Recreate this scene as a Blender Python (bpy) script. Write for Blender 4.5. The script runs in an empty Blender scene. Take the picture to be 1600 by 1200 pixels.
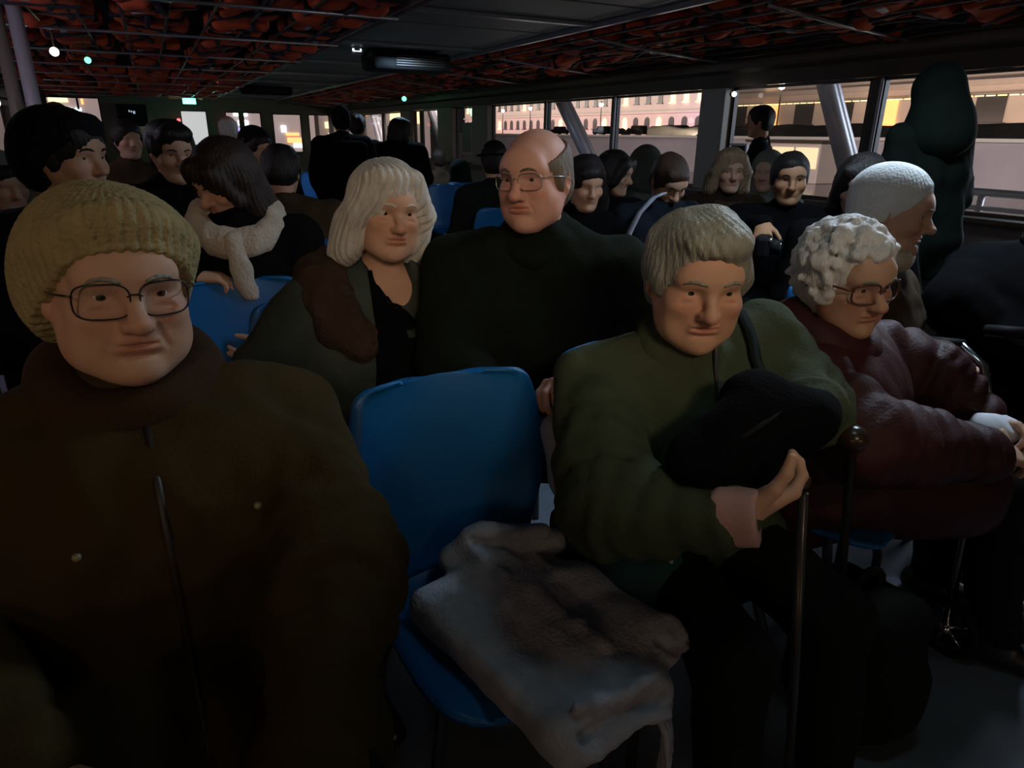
import bpy, bmesh, math, random
import numpy as np
from mathutils import Vector, Matrix
from mathutils.bvhtree import BVHTree
S = bpy.context.scene
COL = S.collection
random.seed(4)
RNG = np.random.default_rng(7)

# ------------------------------------------------------------------ camera
yaw, pit, rol = math.radians(27), math.radians(20.2), math.radians(0.7)
fw = Vector((math.sin(yaw)*math.cos(pit), math.cos(yaw)*math.cos(pit), -math.sin(pit)))
r0 = Vector((math.cos(yaw), -math.sin(yaw), 0)); u0 = r0.cross(fw)
rx = math.cos(rol)*r0 + math.sin(rol)*u0
ux = -math.sin(rol)*r0 + math.cos(rol)*u0
cam = bpy.data.objects.new('camera', bpy.data.cameras.new('camera'))
cam.matrix_world = Matrix(((rx.x, ux.x, -fw.x, 0), (rx.y, ux.y, -fw.y, 0), (rx.z, ux.z, -fw.z, 1.35), (0, 0, 0, 1)))
cam.data.sensor_width = 36
cam.data.lens = 36*1060/1600
cam.data.clip_start = 0.02
cam.data.clip_end = 600
COL.objects.link(cam)
S.camera = cam

# ------------------------------------------------------------------ world, exposure
W = bpy.data.worlds.new('night_sky'); S.world = W
W.use_nodes = True
W.node_tree.nodes['Background'].inputs[0].default_value = (0.55, 0.5, 0.6, 1)
W.node_tree.nodes['Background'].inputs[1].default_value = 0.012
S.view_settings.view_transform = 'Standard'
S.view_settings.look = 'None'
S.view_settings.exposure = 0
S.view_settings.gamma = 1
S.view_settings.use_curve_mapping = False

# ------------------------------------------------------------------ lamps
def area(name, loc, target, size, power, col, size_y=None):
    l = bpy.data.lights.new(name, 'AREA')
    l.energy = power; l.color = col; l.size = size
    if size_y: l.shape = 'RECTANGLE'; l.size_y = size_y
    o = bpy.data.objects.new(name, l)
    d = Vector(target) - Vector(loc)
    o.location = loc; o.rotation_euler = d.to_track_quat('-Z', 'Y').to_euler()
    COL.objects.link(o); return o
# street lamps of the near bank, shining in through the left and stern windows
area('near_bank_light', (-3.6, -3.6, 2.0), (0.4, 1.2, 1.0), 1.6, 27.0, (1.0, 0.64, 0.38))
area('stern_light', (1.3, -6.8, 1.75), (1.0, 1.5, 1.05), 2.6, 19.0, (1.0, 0.70, 0.48), 0.7)
# added warm spots, unseen behind the camera, brightening the front passengers' heads
def spot(name, loc, target, power, col, ang, soft=.12):
    l = bpy.data.lights.new(name, 'SPOT'); l.energy = power; l.color = col; l.spot_size = math.radians(ang); l.spot_blend = 1; l.shadow_soft_size = soft
    o = bpy.data.objects.new(name, l); o.location = loc; o.rotation_euler = (Vector(target)-Vector(loc)).to_track_quat('-Z', 'Y').to_euler(); COL.objects.link(o)
spot('fill_spot_left', (-0.7, -0.8, 1.95), (-0.05, 1.06, 1.24), 18, (1.0, 0.75, 0.52), 38)
spot('fill_spot_middle', (0.1, -0.9, 2.0), (0.66, 1.6, 1.27), 38, (1.0, 0.75, 0.55), 36)
spot('fill_spot_right', (0.5, -0.9, 1.98), (0.98, 0.98, 1.14), 30, (1.0, 0.76, 0.54), 38)
# far bank glow through the right windows, cool
area('far_bank_light', (8.2, 2.6, 1.9), (1.5, 1.2, 1.0), 1.8, 105.0, (0.72, 0.84, 1.0))
# cool lights over the aisle
area('aisle_light', (2.35, 1.5, 2.12), (1.9, 1.2, 0), 0.35, 24.0, (0.66, 0.82, 1.0))
area('near_fill_light', (0.95, 0.5, 2.14), (0.8, 0.85, 0), 0.3, 1.3, (0.66, 0.9, 0.92))  # unseen lamp added to brighten the coat bundle and the empty seat
area('rear_aisle_light', (2.6, 7.5, 2.12), (2.6, 7.5, 0), 0.35, 20.0, (0.5, 0.75, 1.0))
area('front_aisle_light', (1.2, 13.5, 2.12), (1.2, 13.5, 0), 0.4, 8.0, (0.5, 0.9, 0.8))
l = bpy.data.lights.new('pole_fill_light', 'POINT'); l.energy = 18; l.color = (.8, .74, 1); l.shadow_soft_size = .1  # unseen lamp added inside the cabin to brighten the double pole
o = bpy.data.objects.new('pole_fill_light', l); o.location = (-1.5, 5.0, 1.9); COL.objects.link(o)
# added low area lights, shining up through the windows to brighten the ceiling
area('ceiling_fill_right', (9.5, 8, -0.3), (1.8, 8, 2.2), 22, 80.0, (1.0, 0.88, 0.8), 0.8)
area('ceiling_fill_left', (-7.0, 8, -0.3), (0.5, 8, 2.2), 22, 70.0, (0.9, 0.8, 1.0), 0.8)
# floodlights of the river front and on the boat's roof edge
area('palace_flood', (78, 165, 10), (100, 165, 14), 150, 20000, (1.0, 0.86, 0.72), 3)
area('palace_pink_flood', (93, 165, 1.6), (100, 165, 4.5), 140, 3000, (1.0, 0.28, 0.42), 0.5)
area('palace_blue_flood', (93, 106, 1.6), (100, 106, 4.5), 24, 500, (0.4, 0.32, 1.0), 0.5)
area('house_flood', (49, 36, 1.6), (58, 38, 8), 56, 2700, (1.0, 0.76, 0.56), 0.5)
area('roof_flood', (6.2, 12, 3.2), (30, 22, 0.2), 26, 4300, (1.0, 0.88, 0.84), 0.4)
area('left_bank_flood', (-14, 22, 9), (-24, 24, 4), 50, 1700, (1.0, 0.65, 0.32), 3)
area('bow_flood', (2, 33, 9), (2, 46, 4), 40, 2000, (0.95, 0.85, 0.9), 3)

# ------------------------------------------------------------------ materials
MATS = {}
def mat(name, col, rough=0.6, metal=0.0, spec=0.5, emit=None, estr=0.0, var=0.0, vscale=8.0, bump=0.0, bscale=60.0, stretch=(1, 1, 1), sheen=0.0, attr=False, alpha=None):
    if name in MATS: return MATS[name]
    m = bpy.data.materials.new(name); m.use_nodes = True
    nt = m.node_tree; b = nt.nodes['Principled BSDF']
    b.inputs['Base Color'].default_value = (*col, 1)
    b.inputs['Roughness'].default_value = rough
    b.inputs['Metallic'].default_value = metal
    b.inputs['Specular IOR Level'].default_value = spec
    if sheen: b.inputs['Sheen Weight'].default_value = sheen
    if emit: b.inputs['Emission Color'].default_value = (*emit, 1); b.inputs['Emission Strength'].default_value = estr
    src = None
    tc = None
    def coords():
        nonlocal tc
        if tc: return tc
        t = nt.nodes.new('ShaderNodeTexCoord'); mp = nt.nodes.new('ShaderNodeMapping')
        mp.inputs['Scale'].default_value = stretch
        nt.links.new(t.outputs['Object'], mp.inputs['Vector']); tc = mp.outputs['Vector']; return tc
    if var:
        n = nt.nodes.new('ShaderNodeTexNoise'); n.inputs['Scale'].default_value = vscale; n.inputs['Detail'].default_value = 4
        nt.links.new(coords(), n.inputs['Vector'])
        mx = nt.nodes.new('ShaderNodeMix'); mx.data_type = 'RGBA'
        mx.inputs[6].default_value = tuple(max(0, c*(1-var)) for c in col) + (1,)
        mx.inputs[7].default_value = tuple(min(1, c*(1+var)) for c in col) + (1,)
        nt.links.new(n.outputs['Fac'], mx.inputs[0]); src = mx.outputs[2]
    if attr:
        a = nt.nodes.new('ShaderNodeAttribute'); a.attribute_name = 'tint'
        if src is None:
            rgb = nt.nodes.new('ShaderNodeRGB'); rgb.outputs[0].default_value = (*col, 1); src = rgb.outputs[0]
        mu = nt.nodes.new('ShaderNodeMix'); mu.data_type = 'RGBA'; mu.blend_type = 'MULTIPLY'; mu.inputs[0].default_value = 1
        nt.links.new(src, mu.inputs[6]); nt.links.new(a.outputs['Color'], mu.inputs[7]); src = mu.outputs[2]
    if src is not None: nt.links.new(src, b.inputs['Base Color'])
    if bump:
        n2 = nt.nodes.new('ShaderNodeTexNoise'); n2.inputs['Scale'].default_value = bscale; n2.inputs['Detail'].default_value = 3
        nt.links.new(coords(), n2.inputs['Vector'])
        bp = nt.nodes.new('ShaderNodeBump'); bp.inputs['Strength'].default_value = bump; bp.inputs['Distance'].default_value = 0.01
        nt.links.new(n2.outputs['Fac'], bp.inputs['Height']); nt.links.new(bp.outputs['Normal'], b.inputs['Normal'])
    MATS[name] = m; return m
def glass(name, tint=(1, 1, 1), rough=0.02, ior=1.35):
    if name in MATS: return MATS[name]
    m = bpy.data.materials.new(name); m.use_nodes = True; nt = m.node_tree
    nt.nodes.clear()
    out = nt.nodes.new('ShaderNodeOutputMaterial'); mix = nt.nodes.new('ShaderNodeMixShader')
    fr = nt.nodes.new('ShaderNodeFresnel'); fr.inputs['IOR'].default_value = ior
    t = nt.nodes.new('ShaderNodeBsdfTransparent'); t.inputs[0].default_value = (*tint, 1)
    g = nt.nodes.new('ShaderNodeBsdfGlossy'); g.inputs['Roughness'].default_value = rough
    ge = nt.nodes.new('ShaderNodeNewGeometry'); mu = nt.nodes.new('ShaderNodeMath'); mu.operation = 'SUBTRACT'; mu.use_clamp = True
    nt.links.new(fr.outputs[0], mu.inputs[0]); nt.links.new(ge.outputs['Backfacing'], mu.inputs[1]); nt.links.new(mu.outputs[0], mix.inputs[0]); nt.links.new(t.outputs[0], mix.inputs[1]); nt.links.new(g.outputs[0], mix.inputs[2])
    nt.links.new(mix.outputs[0], out.inputs[0]); MATS[name] = m; return m
def cloth(name, col, **k):
    d = dict(rough=0.95, spec=0.12, var=0.35, vscale=14, bump=0.25, bscale=160); d.update(k)
    return mat(name, col, **d)

# ------------------------------------------------------------------ mesh helpers
def link(name, me, parent=None, m=None, smooth=False):
    o = bpy.data.objects.new(name, me); COL.objects.link(o)
    if parent: o.parent = parent
    if m is not None: me.materials.append(m)
    if smooth: me.polygons.foreach_set('use_smooth', np.ones(len(me.polygons), dtype=bool))
    return o
def npmesh(name, v, q):
    me = bpy.data.meshes.new(name); v = np.asarray(v, np.float32); q = np.asarray(q, np.int32); n = q.shape[1]
    me.vertices.add(len(v)); me.vertices.foreach_set('co', v.ravel())
    me.loops.add(q.size); me.loops.foreach_set('vertex_index', q.ravel())
    me.polygons.add(len(q)); me.polygons.foreach_set('loop_start', np.arange(0, q.size, n, dtype=np.int32))
    me.update(calc_edges=True); return me
class MB:
    def __init__(s): s.v = []; s.f = []
    def add(s, v, f):
        n = len(s.v); s.v += [tuple(p) for p in v]; s.f += [tuple(i+n for i in q) for q in f]; return s
    def box(s, c, size, R=None, bev=0.0):
        hx, hy, hz = [d/2 for d in size]
        b = min(bev, hx*.95, hy*.95, hz*.95)
        if b <= 0:
            v = [Vector((x, y, z)) for x in (-hx, hx) for y in (-hy, hy) for z in (-hz, hz)]
            f = [(0, 1, 3, 2), (4, 6, 7, 5), (0, 4, 5, 1), (2, 3, 7, 6), (0, 2, 6, 4), (1, 5, 7, 3)]
        else:
            bm = bmesh.new(); bmesh.ops.create_cube(bm, size=1)
            for q in bm.verts: q.co = Vector((q.co.x*2*hx, q.co.y*2*hy, q.co.z*2*hz))
            bmesh.ops.bevel(bm, geom=list(bm.edges), offset=b, segments=2, affect='EDGES', profile=.5)
            bm.verts.index_update(); v = [q.co.copy() for q in bm.verts]; f = [tuple(w.index for w in g.verts) for g in bm.faces]; bm.free()
        if R is not None: v = [R @ p for p in v]
        c = Vector(c); return s.add([p+c for p in v], f)
    def tube(s, pts, rad, n=10, caps=True, flat=None):
        pts = [Vector(p) for p in pts]; m = len(pts)
        if not hasattr(rad, '__len__'): rad = [rad]*m
        rings = []; prev = None
        for i, p in enumerate(pts):
            t = (pts[min(i+1, m-1)]-pts[max(i-1, 0)]).normalized()
            if prev is None:
                a = Vector((0, 0, 1)) if abs(t.z) < .9 else Vector((0, 1, 0)); u = t.cross(a).normalized()
            else: u = (prev - t*prev.dot(t)).normalized()
            prev = u; w = t.cross(u)
            rings.append([p+(u*math.cos(2*math.pi*k/n)+w*math.sin(2*math.pi*k/n)*(flat or 1))*rad[i] for k in range(n)])
        v = [q for r in rings for q in r]
        f = [(i*n+k, i*n+(k+1) % n, (i+1)*n+(k+1) % n, (i+1)*n+k) for i in range(m-1) for k in range(n)]
        if caps: f += [tuple(range(n-1, -1, -1)), tuple((m-1)*n+k for k in range(n))]
        return s.add(v, f)
    def loop(s, pts, r, n=8):
        pts = [Vector(p) for p in pts]; m = len(pts); c = sum(pts, Vector())/m; v = []
        for i, p in enumerate(pts):
            t = (pts[(i+1) % m]-pts[i-1]).normalized(); u = (p-c); u = (u-t*u.dot(t)).normalized(); w = t.cross(u)
            v += [p+(u*math.cos(2*math.pi*k/n)+w*math.sin(2*math.pi*k/n))*r for k in range(n)]
        return s.add(v, [(i*n+k, i*n+(k+1) % n, ((i+1) % m)*n+(k+1) % n, ((i+1) % m)*n+k) for i in range(m) for k in range(n)])
    def prism(s, poly, axis, a, b):
        n = len(poly); mk = {0: lambda p, t: (t, p[0], p[1]), 1: lambda p, t: (p[0], t, p[1]), 2: lambda p, t: (p[0], p[1], t)}[axis]
        return s.add([mk(p, a) for p in poly]+[mk(p, b) for p in poly],
                     [tuple(range(n-1, -1, -1)), tuple(range(n, 2*n))]+[(i, (i+1) % n, n+(i+1) % n, n+i) for i in range(n)])
    def mesh(s, name):
        me = bpy.data.meshes.new(name); me.from_pydata(s.v, [], s.f); me.update()
        bm = bmesh.new(); bm.from_mesh(me); bmesh.ops.recalc_face_normals(bm, faces=bm.faces); bm.to_mesh(me); bm.free(); return me
    def build(s, name, m, parent=None, smooth=False): return link(name, s.mesh(name), parent, m, smooth)
def empty(name, loc=(0, 0, 0), rz=0, label=None, cat=None, group=None, kind=None):
    o = bpy.data.objects.new(name, None); COL.objects.link(o); o.location = loc; o.rotation_euler = (0, 0, rz)
    return tag(o, label, cat, group, kind)
def tag(o, label=None, cat=None, group=None, kind=None):
    for k, v in (('label', label), ('category', cat), ('group', group), ('kind', kind)):
        if v: o[k] = v
    return o
def copy_tree(o, parent=None):
    c = o.copy(); COL.objects.link(c)
    if parent: c.parent = parent; c.matrix_parent_inverse = o.matrix_parent_inverse.copy()
    for ch in list(o.children): copy_tree(ch, c)
    return c

# ------------------------------------------------------------------ rounded-form fields meshed as one surface
def axis(lo, hi, fine, hf, hc):
    out = [lo]
    while out[-1] < hi:
        x = out[-1]; h = hf if any(a-hf <= x <= b for a, b in fine) else hc
        out.append(x+h)
    return np.array(out, np.float32)
class Field:
    def __init__(s, lo, hi, fine=(), hf=.004, hc=.014):
        s.ax = [axis(lo[i], hi[i], [(b[0][i], b[1][i]) for b in fine], hf, hc) for i in range(3)]
        s.V = np.full([len(a) for a in s.ax], 1., np.float32); s.m = hc*2.5
    def sl(s, lo, hi, k):
        m = s.m+k; sl = []; g = []
        for i in range(3):
            a = max(0, int(np.searchsorted(s.ax[i], lo[i]-m))); b = min(len(s.ax[i]), int(np.searchsorted(s.ax[i], hi[i]+m)))
            if b <= a: return None, None
            sl.append(slice(a, b)); sh = [1, 1, 1]; sh[i] = -1; g.append(s.ax[i][a:b].reshape(sh))
        return tuple(sl), g
    def mix(s, sl, d, k, neg):
        V = s.V[sl]
        if neg: d = -d; h = np.maximum(k-np.abs(V-d), 0)/k; s.V[sl] = np.maximum(V, d)+h*h*k*.25
        else: h = np.maximum(k-np.abs(V-d), 0)/k; s.V[sl] = np.minimum(V, d)-h*h*k*.25
    def cap(s, a, b, ra, rb=None, k=.01, neg=False, ring=None, sq=None):
        rb = ra if rb is None else rb; a = np.asarray(a, float); b = np.asarray(b, float); r = max(ra, rb)
        sl, g = s.sl(np.minimum(a, b)-r, np.maximum(a, b)+r, k)
        if sl is None: return s
        ba = b-a; L2 = max(1e-9, float(ba@ba))
        p = [g[i]-a[i] for i in range(3)]
        h = np.clip((p[0]*ba[0]+p[1]*ba[1]+p[2]*ba[2])/L2, 0, 1)
        d = np.sqrt((p[0]-h*ba[0])**2+(p[1]-h*ba[1])**2+(p[2]-h*ba[2])**2)-(ra+(rb-ra)*h)
        if ring: d = d-ring[0]*np.abs(np.sin(h*math.sqrt(L2)*math.pi/ring[1]))
        s.mix(sl, d.astype(np.float32), k, neg); return s
    def ell(s, c, r, R=None, k=.01, neg=False):
        c = np.asarray(c, float); m = max(r) if R is not None else np.asarray(r)
        if R is not None: m = np.sqrt(((np.asarray(R)*np.asarray(r)[:, None])**2).sum(0))
        sl, g = s.sl(c-m, c+m, k)
        if sl is None: return s
        p = [g[i]-c[i] for i in range(3)]
        if R is not None: p = [p[0]*R[i][0]+p[1]*R[i][1]+p[2]*R[i][2] for i in range(3)]
        k0 = (p[0]/r[0])**2+(p[1]/r[1])**2+(p[2]/r[2])**2
        k1 = (p[0]/r[0]**2)**2+(p[1]/r[1]**2)**2+(p[2]/r[2]**2)**2
        k0 = np.sqrt(k0); d = k0*(k0-1)/np.sqrt(k1+1e-9)
        d = np.where(k1 < 1e-6, -min(r), d)
        s.mix(sl, d.astype(np.float32), k, neg); return s
    def rbox(s, c, h, R, rad=.02, k=.01, neg=False):
        c = np.asarray(c, float); R = np.asarray(R); m = np.abs(R*np.asarray(h)[:, None]).sum(0)+rad
        sl, g = s.sl(c-m, c+m, k)
        if sl is None: return s
        p = [g[i]-c[i] for i in range(3)]
        q = [np.abs(p[0]*R[i][0]+p[1]*R[i][1]+p[2]*R[i][2])-h[i] for i in range(3)]
        d = np.sqrt(sum(np.maximum(x, 0)**2 for x in q))+np.minimum(np.maximum(np.maximum(q[0], q[1]), q[2]), 0)-rad
        s.mix(sl, d.astype(np.float32), k, neg); return s
    def tor(s, c, R, rx_, ry_, r, k=.01, neg=False, n=20):
        c = np.asarray(c, float); R = np.asarray(R)
        P = [c+R[0]*rx_*math.cos(t)+R[1]*ry_*math.sin(t) for t in np.linspace(0, 2*math.pi, n+1)]
        for a, b in zip(P[:-1], P[1:]): s.cap(a, b, r, r, k, neg)
        return s
    def disp(s, fn, band=.035):
        i = np.nonzero(np.abs(s.V) < band)
        s.V[i] += fn(np.stack([s.ax[j][i[j]] for j in range(3)], 1)).astype(np.float32); return s
    def cut(s, p, n, k=.004):
        n = np.asarray(n, float); n = n/np.linalg.norm(n); p = np.asarray(p, float)
        d = (s.ax[0].reshape(-1, 1, 1)-p[0])*n[0]+(s.ax[1].reshape(1, -1, 1)-p[1])*n[1]+(s.ax[2].reshape(1, 1, -1)-p[2])*n[2]
        s.V = np.maximum(s.V, d.astype(np.float32)); return s
    def net(s):
        V = s.V; V[0] = V[-1] = 1; V[:, 0] = V[:, -1] = 1; V[:, :, 0] = V[:, :, -1] = 1
        I = V < 0; n = [d-1 for d in V.shape]
        cnt = np.zeros(n, np.int8)
        for a in (0, 1):
            for b in (0, 1):
                for c in (0, 1): cnt += I[a:a+n[0], b:b+n[1], c:c+n[2]]
        act = (cnt > 0) & (cnt < 8); ci = np.nonzero(act); N = len(ci[0])
        idx = np.full(n, -1, np.int32); idx[ci] = np.arange(N)
        cor = {}
        for a in (0, 1):
            for b in (0, 1):
                for c in (0, 1): cor[a, b, c] = V[ci[0]+a, ci[1]+b, ci[2]+c]
        acc = np.zeros((N, 3), np.float32); w = np.zeros(N, np.float32)
        for ax in range(3):
            for a in (0, 1):
                for b in (0, 1):
                    k0 = [a, b]; k0.insert(ax, 0); k1 = [a, b]; k1.insert(ax, 1)
                    v0 = cor[tuple(k0)]; v1 = cor[tuple(k1)]; x = (v0 < 0) != (v1 < 0)
                    t = np.where(x, v0/np.where(x, v0-v1, 1), 0)
                    P = np.array(k0, np.float32)[None].repeat(N, 0); P[:, ax] = t
                    acc += P*x[:, None]; w += x
        f = acc/w[:, None]
        v = np.stack([s.ax[j][ci[j]]+f[:, j]*(s.ax[j][ci[j]+1]-s.ax[j][ci[j]]) for j in range(3)], 1)
        Q = []
        for ax in range(3):
            o = [(ax+1) % 3, (ax+2) % 3]
            A = np.moveaxis(I, ax, 0); 
            sgn = I.take(range(0, I.shape[ax]-1), ax) != I.take(range(1, I.shape[ax]), ax)
            e = np.stack(np.nonzero(sgn), 1)
            e = e[(e[:, o[0]] > 0) & (e[:, o[1]] > 0) & (e[:, o[0]] < n[o[0]]) & (e[:, o[1]] < n[o[1]])]
            if not len(e): continue
            def cell(d0, d1):
                c = e.copy(); c[:, o[0]] -= d0; c[:, o[1]] -= d1; return idx[c[:, 0], c[:, 1], c[:, 2]]
            q = np.stack([cell(1, 1), cell(0, 1), cell(0, 0), cell(1, 0)], 1)
            flip = ~I[e[:, 0], e[:, 1], e[:, 2]]
            q[flip] = q[flip][:, ::-1]; Q.append(q)
        return v, np.concatenate(Q)
    def build(s, name, m, parent=None, keep=None):
        v, q = s.net()
        o = link(name, npmesh(name, v, q), parent, m, True); s.v, s.q = v, q; return o
# ------------------------------------------------------------------ people
def unit(v): v = np.asarray(v, float); return v/np.linalg.norm(v)
def face_frame(az, pitch, roll):
    a, p, r = math.radians(az), math.radians(pitch), math.radians(roll)
    F = np.array([math.cos(a)*math.cos(p), math.sin(a)*math.cos(p), -math.sin(p)])
    X = np.array([math.sin(a), -math.cos(a), 0]); U = np.cross(X, F)
    X, U = math.cos(r)*X+math.sin(r)*U, -math.sin(r)*X+math.cos(r)*U
    return np.array([X, F, U])
def blur(x, w): return np.exp(-(x/w)**2)
def wob(p, f, s=0.):
    return (np.sin(p[:, 0]*f+1.7*np.sin(p[:, 1]*f*.8+s)+s)+np.sin(p[:, 1]*f*1.1+1.9*np.sin(p[:, 2]*f*.7+s*2)+s)+np.sin(p[:, 2]*f*.9+1.5*np.sin(p[:, 0]*f*1.2+s*3)))/3
SKIN = lambda n='skin', c=(.56, .33, .22): mat(n, c, rough=.55, spec=.3, attr=True, var=.10, vscale=30, bump=.06, bscale=220)

def add_head(F, C, M, s=1., old=0., female=False, wide=1., jowl=0.):
    w = lambda x, y, z: C+s*(M[0]*x*wide+M[1]*y+M[2]*z)
    def E(x, y, z, a, b, c, k=.012, neg=False): F.ell(w(x, y, z), (a*s*wide, b*s, c*s), M, k*s, neg)
    def Cp(p, q, ra, rb, k=.012, neg=False): F.cap(w(*p), w(*q), ra*s, rb*s, k*s, neg)
    j = .92 if female else 1.
    E(0, -.012, .036, .073, .094, .080)
    E(0, .022, -.012, .064, .064, .078, .03)
    Cp((0, .03, -.04), (0, .052, -.088), .050*j, .029*j, .03)
    for x in (-1, 1):
        Cp((x*.056*j, -.002, -.03), (x*.026*j, .052, -.088), .020, .019, .03)
        Cp((x*.012, .082, .026), (x*.044, .067, .028), .011, .010, .02)
        E(x*.031, .100, .008, .019, .020, .0135, .014, True)
    E(0, .071, .045, .045, .022, .03, .03)
    for x in (-1, 1):
        E(x*.041, .058, -.022, .024, .026, .022, .022)
        E(x*.031, .0705, .0185, .0165, .0135, .0095, .004)
        E(x*.031, .0695, -.0018, .0165, .0130, .0085, .004)
    Cp((0, .083, .016), (0, .1075, -.024), .0085, .0120, .012)
    E(0, .1095, -.0265, .0140, .0130, .0120, .008)
    for x in (-1, 1):
        E(x*.0125, .096, -.030, .0085, .0115, .0085, .006)
        E(x*.0065, .103, -.040, .0042, .006, .005, .003, True)
    E(0, .067, -.056, .033, .022, .023, .02)
    E(0, .0845, -.0512, .0270, .0085, .0036, .006)
    E(0, .0838, -.0612, .0240, .0086, .0042, .006)
    E(0, .0945, -.0564, .034, .0100, .0018, .003, True)
    E(0, .0855, -.073, .022, .006, .004, .008, True)
    E(0, .074, -.094, .021, .018, .017, .02)
    if old:
        for x in (-1, 1):
            Cp((x*.021, .0985, -.030), (x*.036, .079, -.064), .0028*old, .0028*old, .006, True)
            Cp((x*.018, .0915, -.006), (x*.044, .081, -.010), .0022*old, .0022*old, .005, True)
            E(x*.036, .052, -.078, .017, .018, .017, .015)
    if jowl:
        for x in (-1, 1):
            E(x*(.044+.006*jowl), .030, -.060, .022+.010*jowl, .036, .036, .02); E(x*.034, .056, -.046, .022, .022*jowl+.006, .030, .02)
    for x in (-1, 1):
        R = M.copy(); a = .35*x
        R = np.array([M[0]*math.cos(a)-M[1]*math.sin(a), M[1]*math.cos(a)+M[0]*math.sin(a), M[2]])
        F.ell(w(x*.076, -.012, .0), (.0095*s, .021*s, .033*s), R, .006*s)
        F.ell(w(x*.084, -.006, .003), (.0065*s, .012*s, .020*s), R, .005*s, True)
def add_hand(F, wr, d, pn, side, s=1., curl=(30, 35, 25), spread=1., thumb=35):
    """wr wrist, d towards the knuckles, pn out of the palm, side +1 thumb to the left of d seen from the back"""
    d = unit(d); pn = unit(np.asarray(pn, float)-d*np.dot(pn, d)); t = np.cross(d, pn)*side
    P = lambda a, b, c: np.asarray(wr)+s*(d*a+t*b+pn*c)
    for b, l in ((.030, .088), (.010, .092), (-.010, .088), (-.028, .080)):
        F.cap(P(.0, b*.55, 0), P(l, b, 0), .0135*s, .0112*s, .014*s)
    F.cap(P(.01, 0, .004), P(.07, 0, .006), .020*s, .017*s, .02*s)
    tips = []
    for b, l, ln in ((.031, .088, .070), (.0105, .092, .078), (-.010, .088, .072), (-.029, .080, .056)):
        p = P(l, b, 0); ang = 0; q = d.copy(); ax = t
        dirv = unit(d+t*(b*spread*2.2))
        for seg, (fr, ra, rb) in enumerate(((.45, .0098, .009), (.31, .009, .0083), (.24, .0083, .0070))):
            ang += math.radians(curl[seg]); v = dirv*math.cos(ang)+pn*math.sin(ang)
            e = p+v*ln*fr*s; F.cap(p, e, ra*s, rb*s, .0035*s); p = e
        tips.append(p)
    a = math.radians(thumb)
    p = P(.018, .026, .006); v = unit(d*math.cos(a)+t*math.sin(a)+pn*.35)
    e = p+v*.042*s; F.cap(p, e, .014*s, .0115*s, .012*s)
    v2 = unit(v+pn*.35+d*.3); e2 = e+v2*.030*s; F.cap(e, e2, .0108*s, .0098*s, .004*s)
    v3 = unit(v2+pn*.3-t*.2); F.cap(e2, e2+v3*.024*s, .0098*s, .0078*s, .004*s)

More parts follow.
